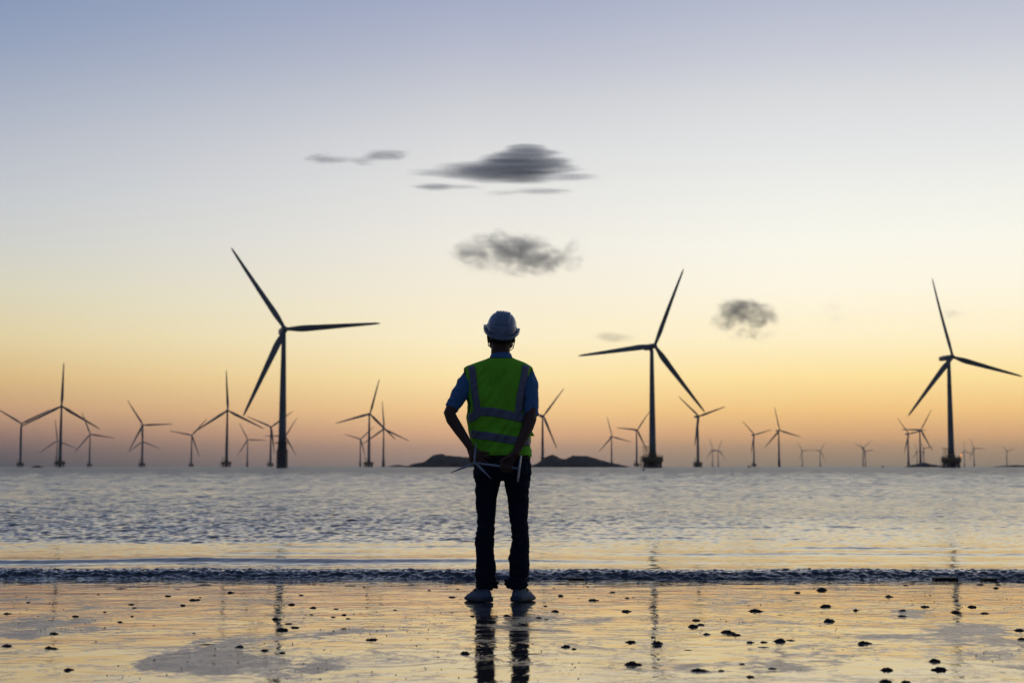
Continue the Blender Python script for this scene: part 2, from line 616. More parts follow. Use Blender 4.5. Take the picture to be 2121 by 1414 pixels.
# swell line and the breaking wavelet at the shore
wob = (vnoise(Xg * 0.35, Yg * 0, 5, 3) - 0.5)
c1 = 14.15 + 1.5 * wob + 0.02 * Xg
left = np.clip(0.85 - (Xg + 1.5) * 0.22, 0.12, 1.0) * (0.75 + 0.5 * vnoise(Xg * 1.3, Yg * 0, 8, 2))
d1 = (Yg - c1)
Zg += 0.038 * left * np.where(d1 < 0, np.exp(-(d1 / 0.17) ** 2), np.exp(-(d1 / 0.75) ** 2))
wob2 = (vnoise(Xg * 0.6 + 40, Yg * 0, 15, 4) - 0.5)
c2 = 12.22 + 0.22 * wob2
d2 = Yg - c2
ridge = np.where(d2 < 0, np.exp(-np.abs(d2 / 0.16) ** 2.4), np.exp(-np.abs(d2 / 0.85) ** 1.6))
Zg += 0.050 * ridge * (0.85 + 0.4 * vnoise(Xg * 1.1, Yg * 0, 61, 3))
turb = np.where(d2 < 0.02, np.exp(-((d2 + 0.12) / 0.22) ** 2), np.exp(-((d2 - 0.02) / 0.42) ** 2))
Zg += turb * 0.036 * (vnoise(Xg * 18, Yg * 22, 21, 4) - 0.5)
Zg += turb * 0.026 * (vnoise(Xg * 30, Yg * 34, 22, 2) - 0.5)
edge_y = 11.98 + 0.20 * (vnoise(Xg * 0.9 + 9, Yg * 0, 31, 5) - 0.5)
Zg -= np.clip((edge_y - Yg) / 0.12, 0, 1) * 0.05           # the sheet dips under the sand along an uneven edge
Zg *= np.clip((258 - Yg) / 40, 0, 1)
sea = link('sea_water', grid_mesh('sea_water', Xg, Yg, Zg, M_WATER))
tag(sea, 'rippled sea running up to the beach', 'sea', kind='structure')
# the rest of the sea to the horizon and to both sides
yb = np.array([11.5, 14, 20, 40, 100, 260, 800, 2500, 6000, 12000.0])
vb, fb = [], []
for sgn in (-1, 1):
    n0 = len(vb)
    for y in yb:
        xi = sgn * 0.615 * min(y, 259.5)
        vb += [(xi, y, -0.012), (sgn * 12000, y, -0.012)]
    for i in range(len(yb) - 1):
        a = n0 + 2 * i
        q = (a, a + 1, a + 3, a + 2)
        fb.append(q if sgn > 0 else q[::-1])
n0 = len(vb)
vb += [(-0.615 * 259.5, 258, -0.006), (0.615 * 259.5, 258, -0.006), (160, 12000, -0.006), (-160, 12000, -0.006)]
fb.append((n0, n0 + 1, n0 + 2, n0 + 3))
tag(link('open_sea', mesh_data('open_sea', vb, fb, M_WATER)), 'open sea reaching to the horizon', 'sea', kind='structure')


# ------------------------------------------------------------------ wind turbines
def blade_mesh():
    L = 70.0
    R = []
    for t, chord, thick, tw in ((0.0, 2.6, 2.6, 0), (0.03, 2.6, 2.5, 0), (0.08, 3.4, 2.0, 6), (0.14, 4.6, 1.5, 10), (0.2, 5.0, 1.15, 9), (0.3, 4.5, 0.85, 7),
                               (0.42, 4.0, 0.6, 5), (0.55, 3.4, 0.45, 3), (0.7, 2.8, 0.32, 2), (0.85, 2.15, 0.22, 1), (0.95, 1.6, 0.14, 0), (1.0, 0.7, 0.06, 0)):
        c, s_ = math.cos(math.radians(tw + 12)), math.sin(math.radians(tw + 12))
        shift = 0.12 * max(0, chord - 2.6) + 0.0
        ring = []
        n = 14
        for k in range(n):
            a = 2 * PI * k / n
            x = math.cos(a) * chord / 2 + shift
            y = math.sin(a) * thick / 2 * (1 if chord < 2.7 and t < 0.05 else (0.55 + 0.45 * math.cos(a)))
            ring.append((x * c - y * s_, x * s_ + y * c - 3.2 * t * t, t * L))
        R.append(ring)
    return MB().rings(R).data('blade', M_PAINT)


def tower_mesh(z0, z1=97.0, r0=2.85, r1=1.55):
    n = 32
    prof = []
    for i in range(9):
        t = i / 8
        prof.append((r0 + (r1 - r0) * t ** 1.15, z0 + (z1 - z0) * t))
        if i in (3, 6):
            prof.append((prof[-1][0] + 0.06, prof[-1][1] + 0.1))
            prof.append((prof[-2][0] - 0.01, prof[-1][1] + 0.5))
    return MB().lathe(prof, n).data('tower', M_PAINT)


def nacelle_mesh():
    R = []
    for y, w, h, dz in ((-4.3, 1.5, 1.5, 0.2), (-3.6, 2.0, 2.0, 0.15), (0, 2.3, 2.2, 0.0), (5, 2.3, 2.2, -0.15), (11.5, 2.3, 2.1, -0.4), (11.9, 2.2, 2.0, -0.45)):
        ring = []
        for k in range(20):
            a = 2 * PI * k / 20
            ca, sa = math.cos(a), math.sin(a)
            ring.append((w * math.copysign(abs(ca) ** 0.45, ca), y, dz + h * math.copysign(abs(sa) ** 0.45, sa)))
        R.append(ring)
    mb = MB().rings(R)
    mb.tube([(0.6, 8.0, 1.4), (0.6, 8.0, 3.4)], 0.09, 6)
    mb.tube([(-0.6, 8.0, 1.4), (-0.6, 8.0, 3.0)], 0.09, 6)
    mb.tube([(0, 1.5, -3.6), (0, 1.5, -1.4)], 1.6, 20)
    return mb.data('nacelle', M_PAINT)


def hub_mesh():
    R = []
    for y, r in ((1.9, 1.5), (1.5, 1.95), (0.2, 2.15), (-1.0, 1.9), (-1.9, 1.25), (-2.3, 0.5), (-2.38, 0.08)):
        R.append([(r * math.cos(2 * PI * k / 20), y, r * math.sin(2 * PI * k / 20)) for k in range(20)])
    return MB().rings(R).data('hub', M_PAINT)


def rail(mb, pts, h=1.2, r=0.07, closed=True):
    q = [Vector(p) for p in pts]
    n = len(q)
    for i in range(n if closed else n - 1):
        a, b = q[i], q[(i + 1) % n]
        for hh in (h * 0.5, h):
            mb.tube([a + Vector((0, 0, hh)), b + Vector((0, 0, hh))], r, 5)
        m = max(1, int((b - a).length / 1.8))
        for j in range(m):
            p = a.lerp(b, j / m)
            mb.tube([p, p + Vector((0, 0, h))], r, 5)


def cap_meshes(detail=True):
    """piled concrete cap with its piles; ladder and lattice stand beside"""
    cap = MB()
    n = 12
    R = []
    for z, r in ((4.6, 8.2), (4.9, 8.7), (8.9, 8.7), (9.2, 8.45)):
        R.append([(r * math.cos(2 * PI * (k + .5) / n), r * math.sin(2 * PI * (k + .5) / n), z) for k in range(n)])
    cap.rings(R)
    cap.lathe([(3.4, 9.1), (3.4, 10.4), (3.1, 12.6)], 24)
    piles = []
    for k in range(6):
        a = PI / 6 + k * PI / 3
        mb = MB().tube([(6.1 * math.cos(a) * 1.12, 6.1 * math.sin(a) * 1.12, -3), (6.1 * math.cos(a), 6.1 * math.sin(a), 4.7)], 1.25, 14)
        piles.append(mb.data('pile', M_STEEL))
    piles.append(MB().tube([(0, 0, -3), (0, 0, 4.7)], 2.7, 20).data('pile', M_STEEL))
    r = MB()
    rail(r, [(8.3 * math.cos(2 * PI * (k + .5) / n), 8.3 * math.sin(2 * PI * (k + .5) / n), 9.2) for k in range(n)])
    lat = MB()
    for (x, y) in ((-7.6, -1.6), (-4.6, -1.6), (-7.6, 1.4), (-4.6, 1.4)):
        lat.tube([(x, y, 9.2), (x, y, 17.4)], 0.16, 6)
    for z in (11.5, 14.4, 17.4):
        for a, b in (((-7.6, -1.6), (-4.6, -1.6)), ((-7.6, 1.4), (-4.6, 1.4)), ((-7.6, -1.6), (-7.6, 1.4)), ((-4.6, -1.6), (-4.6, 1.4))):
            lat.tube([(*a, z), (*b, z)], 0.13, 6)
    for z in (9.3, 12.0, 14.6):
        lat.tube([(-7.6, -1.6, z), (-4.6, -1.6, z + 2.6)], 0.1, 5)
    lat.box((-5.6, 0, 17.55), (6.6, 3.6, 0.2))
    lat.tube([(-8.6, 0, 17.6), (-8.6, 0, 18.7)], 0.08, 5)
    lad = MB()
    for y in (-1.2, 1.2):
        for x in (-10.6, -9.2):
            lad.tube([(x, y, -2), (x, y, 9.6)], 0.16, 6)
    for i in range(12):
        z = -0.6 + i * 0.9
        lad.tube([(-10.6, -1.2, z), (-10.6, 1.2, z)], 0.09, 5)
        if i % 2 == 0:
            lad.tube([(-10.6, -1.2, z), (-8.6, -1.2, z)], 0.09, 5)
            lad.tube([(-10.6, 1.2, z), (-8.6, 1.2, z)], 0.09, 5)
    return cap.data('cap', M_YELLOW), piles, r.data('railing', M_STEEL), lat.data('lattice_stand', M_STEEL), lad.data('boat_ladder', M_STEEL)


def monopile_meshes():
    p = MB()
    prof = [(3.25, -3), (3.25, 2)]
    for i in range(8):
        z = 2 + i * 1.8
        prof += [(3.25, z), (3.42, z + 0.15), (3.42, z + 0.45), (3.25, z + 0.6)]
    prof += [(3.2, 17.6), (3.0, 18.0)]
    p.lathe(prof, 28)
    for x in (-3.7, 3.7):
        for y in (-1.0, 1.0):
            p.tube([(x, y, -2), (x, y, 13)], 0.2, 6)
            p.tube([(x, y, 13), (x * 0.85, y, 13.4)], 0.2, 6)
    d = MB().lathe([(4.6, 17.5), (4.9, 17.6), (4.9, 17.9), (3.0, 18.0)], 24)
    d.box((-5.7, 0, 17.72), (2.8, 2.6, 0.3))
    r = MB()
    rail(r, [(4.75 * math.cos(2 * PI * k / 12), 4.75 * math.sin(2 * PI * k / 12), 17.9) for k in range(12)])
    r.tube([(-6.6, 0, 17.8), (-6.6, 0, 20.5), (-7.6, 0, 21.2)], 0.13, 6)
    return p.data('monopile', M_STEEL), d.data('deck', M_STEEL), r.data('railing', M_STEEL)


BL, NA, HU = blade_mesh(), nacelle_mesh(), hub_mesh()
TW_CAP, TW_MONO = tower_mesh(9.2), tower_mesh(17.9)
CAP, PILES, CAP_RAIL, LATTICE, LADDER = cap_meshes()
MONO, DECK, MONO_RAIL = monopile_meshes()
HUB_H = 100.0
YAW = math.radians(18)

# hub x, hub y, tower base x, one blade tip x, y, blade length in pixels, kind of base, label
TURB = [
    (588, 683, 584, 473, 517, 197, 'mono', 'largest wind turbine, left of the man, on a thick dark single pile'),
    (1357, 717, 1352, 1414, 559, 172, 'cap', 'large wind turbine just right of the man on a wide piled platform, blade leaning right'),
    (1974, 740, 1971, 1934, 581, 167, 'cap', 'large wind turbine by the right edge, on a wide platform with an orange lamp'),
    (129, 841, 124, 131, 752, 89, 'cap', 'mid-sized wind turbine at far left with one blade straight up'),
    (44, 877, 42, 100, 847, 63, 'cap', 'wind turbine at the left edge, blades spread in a wide Y'),
    (120, 912, 117, 115, 870, 44, 'mono', 'small faint wind turbine just behind the tower of the mid-sized far left one'),
    (185, 899, 185, 168, 855, 49, 'cap', 'small wind turbine just right of the mid-sized far left one'),
    (296, 880, 294, 264, 830, 60, 'cap', 'wind turbine with a fainter one hidden behind its tower, one blade level to the right'),
    (295, 914, 294, 329, 928, 37, 'mono', 'faint wind turbine hidden behind the tower of a nearer one, only its low blades showing'),
    (398, 901, 396, 428, 866, 46, 'cap', 'small wind turbine left of the one whose blade stands straight up beside the largest turbine'),
    (471, 850, 469, 466, 768, 83, 'cap', 'mid-sized wind turbine next left of the largest one, one blade straight up'),
    (511, 910, 512, 493, 876, 39, 'mono', 'small pale wind turbine just right of the mid-sized one beside the largest'),
    (561, 884, 560, 512, 863, 55, 'cap', 'wind turbine half hidden just left of the tower of the largest one'),
    (592, 903, 590, 615, 864, 45, 'mono', 'small faint wind turbine mostly hidden behind the tower of the largest turbine'),
    (765, 857, 764, 783, 785, 75, 'cap', 'mid-sized wind turbine between the largest one and the man, its blade leaning slightly right'),
    (794, 888, 794, 789, 830, 58, 'mono', 'wind turbine close right of the mid-sized one between largest turbine and man'),
    (747, 909, 746, 712, 899, 38, 'mono', 'small faint wind turbine close left of the mid-sized one between largest turbine and man'),
    (1126, 861, 1124, 1168, 803, 72, 'mono', 'wind turbine rising behind the rocky island at the man\'s right elbow'),
    (1267, 904, 1267, 1256, 862, 43, 'mono', 'small wind turbine behind the right end of the rocky island'),
    (1320, 890, 1319, 1276, 886, 48, 'cap', 'small wind turbine close left of the large one with a nearly upright blade'),
    (1449, 862, 1446, 1403, 818, 62, 'cap', 'larger wind turbine with two blades raised in a V, right of the large one'),
    (1476, 931, 1476, 1469, 908, 25, 'mono', 'left one of two tiny faint wind turbines close together, right of the man'),
    (1488, 932, 1488, 1495, 910, 25, 'mono', 'right one of two tiny faint wind turbines close together, right of the man'),
    (1564, 900, 1562, 1537, 870, 40, 'cap', 'small wind turbine with raised V blades beside a small dark boat'),
    (1615, 891, 1614, 1604, 842, 50, 'mono', 'small dark wind turbine on a single pile, right neighbour of the small V-bladed one'),
    (1662, 933, 1662, 1650, 914, 22, 'mono', 'tiny faint wind turbine, left one of two with touching blade tips'),
    (1699, 933, 1699, 1710, 913, 22, 'mono', 'tiny faint wind turbine, right one of two with touching blade tips'),
    (1789, 927, 1788, 1805, 912, 24, 'mono', 'tiny pale wind turbine, its tower doubled by a shorter one just behind'),
    (1793, 934, 1793, 1813, 930, 20, 'mono', 'tiny pale wind turbine almost merged with the one in front of it'),
    (1884, 898, 1882, 1859, 864, 42, 'mono', 'small wind turbine at the left end of the low wooded islet'),
    (1908, 890, 1907, 1929, 847, 49, 'mono', 'tallest of the wind turbines behind the low wooded islet, blade up to the right'),
    (1900, 934, 1900, 1894, 914, 22, 'mono', 'tiny faint wind turbine behind the low islet, between two taller turbines'),
    (1914, 928, 1914, 1935, 924, 22, 'mono', 'tiny faint wind turbine behind the islet, just right of its tallest turbine'),
    (1998, 934, 1998, 1995, 913, 22, 'mono', 'tiny faint wind turbine just right of the platform with the orange lamp'),
    (2018, 928, 2018, 2008, 905, 25, 'mono', 'tiny wind turbine second right of the platform with the orange lamp'),
    (2086, 934, 2086, 2074, 920, 18, 'mono', 'tiny faint wind turbine at the right edge above the low far shore'),
]
for hx, hy, bx, tx, ty, L, base, label in TURB:
    h_px = 966 - hy
    k_up = (HUB_H - CAM_Z) / ray(hx, hy).z
    Yd = k_up * ray(hx, hy).y
    bp_ = at(bx, 966, Yd)
    t = empty('wind_turbine', (bp_.x, Yd, 0), YAW)
    tag(t, label, 'wind turbine', 'wind turbines standing in the sea')
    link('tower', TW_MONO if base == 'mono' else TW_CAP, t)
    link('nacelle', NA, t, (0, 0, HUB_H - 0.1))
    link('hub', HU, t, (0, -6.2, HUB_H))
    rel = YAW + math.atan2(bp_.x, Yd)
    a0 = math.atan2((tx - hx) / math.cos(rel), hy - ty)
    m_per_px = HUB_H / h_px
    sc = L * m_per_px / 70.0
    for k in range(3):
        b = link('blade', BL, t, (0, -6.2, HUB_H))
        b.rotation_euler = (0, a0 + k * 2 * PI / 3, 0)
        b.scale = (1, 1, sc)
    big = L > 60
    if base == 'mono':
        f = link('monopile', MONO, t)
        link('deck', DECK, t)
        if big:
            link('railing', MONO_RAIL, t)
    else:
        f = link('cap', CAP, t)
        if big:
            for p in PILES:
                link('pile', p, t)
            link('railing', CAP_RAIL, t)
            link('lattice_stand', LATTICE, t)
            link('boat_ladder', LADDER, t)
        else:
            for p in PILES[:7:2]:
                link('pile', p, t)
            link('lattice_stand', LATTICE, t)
    if hx == 1974:
        link('lamp', MB().ball((7.4, -4.2, 11.6), 0.6).tube([(7.4, -4.2, 9), (7.4, -4.2, 11.2)], 0.12, 6).data('lamp', lamp_m), t)


# ------------------------------------------------------------------ islands, rock, boats, buoy
def island(name, prof, Yd, depth, label, seed, rough=0.24):
    """prof: photograph x, y of the skyline; a rocky heightfield under it"""
    xs_ = [at(x, y, Yd).x for x, y in prof]
    zs_ = [max(0, (966 - y)) / F * Yd + 0.3 for x, y in prof]
    cx = (xs_[0] + xs_[-1]) / 2
    nx, ny = 170, 40
    gx = np.linspace(xs_[0] - 2, xs_[-1] + 2, nx)
    gy = np.linspace(-depth, depth, ny)
    GX, GY = np.meshgrid(gx, gy)
    h = np.interp(GX, xs_, zs_, left=-1, right=-1)
    shear = 0.25 * (vnoise(GX / (depth * 0.8), GY / depth, seed, 3) - 0.5) * depth
    t = np.clip(1 - np.abs((GY + shear) / depth) ** 1.7, 0, 1)
    hz = h * t ** 0.7
    sc_ = max(zs_)
    hz = hz * (1 + 0.5 * rough * (vnoise(GX / 14, GY / 14, seed + 1, 4) - 0.5)) + sc_ * rough * (vnoise(GX / 3.2, GY / 3.2, seed + 2, 3) - 0.5) * (t > 0.02)
    hz -= 0.8 * (t <= 0.02)
    me = grid_mesh(name, GX - cx, GY, hz, M_ROCK)
    o = link(name, me, None, (cx, Yd, 0))
    return tag(o, label, 'island', kind='structure')


island('island', [(841, 966), (851, 962.5), (862, 959), (876, 957.5), (884, 952.5), (892, 945.5), (904, 941), (915, 939.6), (928, 942.5), (945, 944), (965, 946.5),
                  (985, 948), (1000, 953), (1020, 957), (1050, 960), (1078, 966)], 2450, 60, 'dark rocky island left of the man', 3)
island('island', [(1098, 966), (1106, 962), (1115, 958), (1126, 949.5), (1135, 944), (1144, 940.3), (1150, 942.5), (1157, 947.5), (1171, 951), (1178, 947), (1186, 943),
                  (1200, 943.8), (1219, 944.6), (1230, 948), (1251, 954), (1262, 957), (1275, 960), (1288, 963), (1298, 966)], 2450, 60, 'dark rocky island right of the man', 9)
island('island', [(1883, 966), (1888, 962.5), (1893, 961.5), (1898, 962), (1904, 959.5), (1910, 958.5), (1914, 957), (1920, 960), (1928, 961), (1938, 962.5), (1950, 966)], 2600, 40, 'low wooded islet near the right side', 14, 0.3)
island('island', [(2066, 966), (2076, 964), (2090, 963.6), (2103, 962), (2112, 963.2), (2135, 962.5), (2180, 963), (2230, 966)], 3800, 60, 'low shore at the right edge', 19, 0.35)
island('island', [(800, 966), (812, 963.5), (824, 961.5), (834, 963), (846, 966)], 5200, 60, 'pale far islet left of the man', 23, 0.1)
island('island', [(66, 966), (70, 964.2), (77, 962.2), (83, 963.5), (89, 966)], 1500, 5, 'small dark rock in the sea at far left', 29, 0.3)


def boat(px, Yd, L, label):
    p = at(px, 966, Yd)
    t = empty('fishing_boat', (p.x, Yd, 0), math.radians(12))
    tag(t, label, 'boat')
    R = []
    for s, w, z0, z1 in ((-0.5, 0.12, 0.2, 1.2), (-0.45, 0.16, -0.2, 1.1), (-0.1, 0.19, -0.4, 1.0), (0.25, 0.15, -0.3, 1.2), (0.45, 0.06, 0.1, 1.6), (0.5, 0.01, 1.0, 1.75)):
        x, w = s * L, w * L
        R.append([(x, -w, z1), (x, -w * 0.8, (z0 + z1) / 2), (x, 0, z0), (x, w * 0.8, (z0 + z1) / 2), (x, w, z1)])
    MB().rings(R).build('hull', M_BOAT, t)
    MB().box((-0.12 * L, 0, 1.9), (0.25 * L, 0.2 * L, 1.9), 0.1).build('cabin', M_BOAT, t)
    MB().tube([(0.05 * L, 0, 1), (0.05 * L, 0, 4.2)], 0.09, 6).build('mast', M_BOAT, t)


boat(1552, 2300, 7.0, 'small dark boat on the horizon left of a small V-bladed turbine')
boat(1828, 2600, 6.0, 'tiny dark boat on the horizon left of the wooded islet')
bq = at(1333, 971.5, 1)
d_ = ray(1333, 974)
k_ = -CAM_Z / d_.z
buoy = empty('buoy', (d_.x * k_, d_.y * k_, 0))
tag(buoy, 'small dark buoy floating in front of the large turbine right of the man', 'buoy')
MB().lathe([(0.12, -0.25), (0.3, -0.1), (0.34, 0.08), (0.22, 0.3), (0.07, 0.42)], 18).build('float', M_BUOY, buoy)
MB().tube([(0, 0, 0.4), (0, 0, 0.75)], 0.03, 8).ball((0, 0, 0.8), 0.08).build('marker', M_BUOY, buoy)

# ------------------------------------------------------------------ the man
heel = on_sand(1037, 1247.5)
YB = heel.y + 0.07
BASE = Vector((heel.x, YB, sand_z(YB)))
man = empty('person', BASE)
tag(man, 'man seen from behind in helmet, lime safety vest and dark jeans, hands behind his back', 'person')


def P(px, py, dy=0.0):
    return at(px, py, YB + dy) - BASE


def zof(py):
    return P(1040, py).z


MPX = YB / F / 1.0     # metres of one photograph pixel at the man (approximately)

VEST_L = [(743, 1011), (745, 1006), (748, 998), (752, 986), (756, 975), (759.5, 965), (763, 961), (775, 961.5), (790, 963.5), (815, 965.8), (837, 969), (852, 968.5), (865, 967),
          (880, 969), (900, 972.4), (912, 976), (930, 981), (946, 983)]
VEST_R = [(743, 1064), (745, 1069), (748, 1077), (752, 1087), (757, 1096), (761, 1102), (766, 1104), (778, 1102), (792, 1098), (815, 1094), (840, 1092), (860, 1094), (880, 1098),
          (900, 1099), (920, 1098), (946, 1100)]
VEST_D = [(743, .070), (748, .085), (757, .100), (766, .112), (790, .128), (830, .136), (880, .128), (920, .130), (946, .136)]
NEXP = 2.35


def vest_ring(py):
    l, r = interp(VEST_L, py)[0], interp(VEST_R, py)[0]
    a, b = P(l, py), P(r, py)
    return (a.x + b.x) / 2, (b.x - a.x) / 2, interp(VEST_D, py)[0], (a.z + b.z) / 2


def vest_fold(x, z):
    """relief of the cloth on the back"""
    d = 0.014 * (mnoise.noise(Vector((x * 9 + z * 5, 0, z * 3.0))))
    q = mnoise.noise(Vector((x * 16 - z * 11, 3.3, z * 5)))
    d += 0.011 * (1 - abs(q) * 2.4)
    q2 = mnoise.noise(Vector((x * 10 + 7, 9.1, z * 26)))
    d += 0.009 * q2 * max(0, min(1, (1.25 - z) / 0.2))
    spine = math.exp(-((x - 0.01) / 0.035) ** 2) * 0.006
    return d + spine - 0.004


def back_y(x, z, off=0.0):
    py = 1247.5 - z / MPX * 0.995
    # exact row of the photograph for this height
    py = float(np.interp(-z, ZT[1], ZT[0]))
    xc, rx, ry, _ = vest_ring(py)
    u = min(0.999, abs((x - xc) / (rx + off)))
    return -(ry + off) * (1 - u ** NEXP) ** (1 / NEXP) + vest_fold(x, z) * (1 - u ** 4) * min(1, max(0, (py - 745) / 16))


_pys = np.arange(700, 1000, 2.0)
ZT = (_pys, np.array([-zof(p) for p in _pys]))


def torso(py0, py1, step, inset, n=120, fold=True):
    rings = []
    for py in np.arange(py0, py1 + 0.01, step):
        xc, rx, ry, z = vest_ring(py)
        rx, ry = rx - inset, ry - inset
        ring = []
        for k in range(n):
            a = 2 * PI * k / n
            ca, sa = math.cos(a), math.sin(a)
            x = xc + rx * math.copysign(abs(ca) ** (2 / NEXP), ca)
            y = ry * math.copysign(abs(sa) ** (2 / NEXP), sa)
            if fold:
                u = abs((x - xc) / rx)
                g = vest_fold(x, z) * (1 - min(1, u) ** 4) * min(1, max(0, (py - 745) / 16))
                y += g if sa < 0 else -g
                if abs(u) > 0.9:
                    x += 0.004 * mnoise.noise(Vector((0, y * 12, z * 22))) * (1 if x > xc else -1)
            ring.append((x, y, z))
        rings.append(ring)
    return rings


vest_me = MB().rings(torso(743, 943, 2.0, 0.0, 160), cap=False).data('vest', M_VEST)
vest = link('vest', vest_me, man)
sol = vest.modifiers.new('thickness', 'SOLIDIFY')
sol.thickness = 0.003
sol.offset = -1


def strip(name, center, width_px, material=M_STRIP, parent=vest, off=0.0032, n=60, m=7):
    """a tape sewn on the back, following a line of photograph points"""
    pts = [P(x, y) for x, y in center]
    L = [0]
    for a, b in zip(pts, pts[1:]):
        L.append(L[-1] + math.hypot(b.x - a.x, b.z - a.z))
    vs, fs = [], []
    w = width_px * MPX
    for i in range(n + 1):
        s = L[-1] * i / n
        x = np.interp(s, L, [p.x for p in pts])
        z = np.interp(s, L, [p.z for p in pts])
        e = L[-1] / n
        x1, z1 = np.interp(s + e, L, [p.x for p in pts]), np.interp(s + e, L, [p.z for p in pts])
        x0, z0 = np.interp(s - e, L, [p.x for p in pts]), np.interp(s - e, L, [p.z for p in pts])
        tx, tz = x1 - x0, z1 - z0
        q = math.hypot(tx, tz) or 1
        nx_, nz_ = -tz / q, tx / q
        for j in range(m + 1):
            o = (j / m - 0.5) * w
            xx, zz = x + nx_ * o, z + nz_ * o
            vs.append((xx, back_y(xx, zz, off) - off, zz))
    for i in range(n):
        for j in range(m):
            a = i * (m + 1) + j
            fs.append((a, a + m + 1, a + m + 2, a + 1))
    o = link(name, mesh_data(name, vs, fs, material), parent)
    s_ = o.modifiers.new('thickness', 'SOLIDIFY')
    s_.thickness = 0.0012
    return o


strip('reflective_strip', [(976, 756), (979.5, 775), (982, 800), (985.5, 825), (988.5, 845), (989, 858)], 14.5)
strip('reflective_strip', [(1089.5, 757), (1087, 775), (1082.5, 800), (1077.5, 822), (1075.5, 840), (1075, 856)], 15)
strip('reflective_strip', [(968.5, 868), (980, 864), (990, 856.5), (998.5, 853.5), (1020, 854.5), (1040, 858), (1062, 862.5), (1078, 866), (1093, 869)], 17.5)
strip('reflective_strip', [(975, 896), (983, 900), (990, 901.5), (1010, 903.5), (1035, 907.5), (1060, 911.5), (1080, 914), (1098, 916)], 16)
strip('armhole_trim', [(962.2, 764), (964.5, 790), (966.5, 812), (971, 828), (974, 838), (971.5, 849), (968, 859)], 2.0, M_TRIM, off=0.0038)
strip('armhole_trim', [(1102.5, 764), (1098, 782), (1090.5, 800), (1086.5, 818), (1084.5, 838), (1085.5, 856)], 1.6, M_TRIM, off=0.0038)
# thin black tube round the neckline, below the collar
xc, rx, ry, z = vest_ring(743.2)
nk = [(xc + (rx + .001) * math.copysign(abs(math.cos(a)) ** (2 / NEXP), math.cos(a)), (ry + .001) * math.copysign(abs(math.sin(a)) ** (2 / NEXP), math.sin(a)), z + 0.001) for a in [2 * PI * k / 60 for k in range(61)]]
MB().tube(nk, 0.0035, 8).build('neck_ring', M_TRIM, vest)
# loose side tabs at the right hip
tb = MB()
a, b, c_, d = P(1099, 888, -.03), P(1107.5, 902.5, -.05), P(1099, 903, -.06), P(1096, 892, -.05)
tb.rings([[a, b, c_, d], [a + Vector((0, .002, 0)), b + Vector((0, .002, 0)), c_ + Vector((0, .002, 0)), d + Vector((0, .002, 0))]])
tb.build('side_tab', M_VEST, vest, smooth=False)
tb = MB()
a, b, c_, d = P(1096, 930, -.05), P(1101, 929, -.02), P(1101.5, 946.5, -.02), P(1094, 944, -.07)
tb.rings([[a, b, c_, d], [p + Vector((0, .002, 0)) for p in (a, b, c_, d)]])
tb.build('side_tab', M_VEST, vest, smooth=False)

# shirt: trunk and short sleeves in one surface
s = MB().rings(torso(745, 944, 4.0, 0.028, 48, False))
r_sl = [((1080, 768, 0), .046), ((1090, 777, -.005), .054), ((1095.5, 797, -.02), .060), ((1098.5, 825, -.045), .053), ((1100, 848, -.065), .047), ((1101, 861, -.075), .0465)]
l_sl = [((994, 768, 0), .046), ((978, 776, -.005), .050), ((965, 796, -.02), .060), ((953, 816, -.04), .056), ((943, 832, -.055), .048), ((934.5, 846, -.068), .0435)]
for sl in (r_sl, l_sl):
    s.tube([P(*c) for c, r in sl], [r for c, r in sl], 26, up=(0, 1, 0))
sh = remeshed(s, 0.006, 5)


def cloth(co):
    z = co[2]
    v = Vector(co)
    q = mnoise.noise(Vector((v.x * 14, v.y * 14, v.z * 20)))
    return 0.006 * (0.5 - abs(q) * 1.6) + 0.0025 * mnoise.noise(v * 45)


displace(sh, cloth)
sh.materials.append(M_SHIRT)
shirt = link('shirt', sh, man)
# collar: a turned-down band round the neck
R = []
for t, l, r, dp, py in ((0, 1021, 1055, .056, 735), (0.2, 1019.5, 1056.5, .060, 731.5), (0.35, 1018, 1058, .064, 732), (0.7, 1014.5, 1061, .072, 740), (1, 1011.5, 1064, .080, 747.5)):
    a, b = P(l, py), P(r, py)
    ring = []
    for k in range(48):
        an = 2 * PI * k / 48
        y = dp * math.sin(an)
        ring.append(((a.x + b.x) / 2 + (b.x - a.x) / 2 * math.cos(an), y + 0.004, a.z + (0.010 * (-math.sin(an)) * (1 - t) - 0.004)))
    R.append(ring)
co_ = MB().rings(R, cap=False).build('collar', M_COLLAR, shirt)
cs = co_.modifiers.new('thickness', 'SOLIDIFY')
cs.thickness = 0.003

# the body: head, neck, trunk, arms, hands and legs as one continuous surface
B = MB()
B.rings(torso(748, 944, 6.0, 0.038, 40, False))
hd = P(1038, 688, .0)
B.ball(hd, (.080, .096, .116), 28, 18)
B.ball(hd + Vector((0, .018, -.048)), (.0785, .074, .060), 24, 14)
B.ball(hd + Vector((0, .022, -.077)), (.0775, .072, .043), 24, 14)          # jaw
B.tube([P(1036.5, 756, .01), P(1036.5, 735, 0.0), P(1037, 715, 0.0), P(1038, 695, .0)], [.068, .0615, .061, .064], 26)
B.tube([hd + Vector((0, .088, .012)), hd + Vector((0, .113, -.018)), hd + Vector((0, .095, -.028))], [.008, .013, .010], 12, rnd=1)   # nose
for sx_ in (-1, 1):
    B.tube([hd + Vector((sx_ * .014, .094, -.052)), hd + Vector((0, .101, -.050))], .006, 10, rnd=1)      # lips
    B.ball(hd + Vector((sx_ * .030, .082, .0)), (.014, .010, .010), 12, 8)                             # eyes under their lids
    e = hd + Vector((sx_ * .083, .004, -.040))
    B.ball(e, (.0075, .017, .031), 14, 10)                                                             # ears
    B.ball(e + Vector((sx_ * .0045, -.006, .012)), (.005, .014, .018), 12, 8)
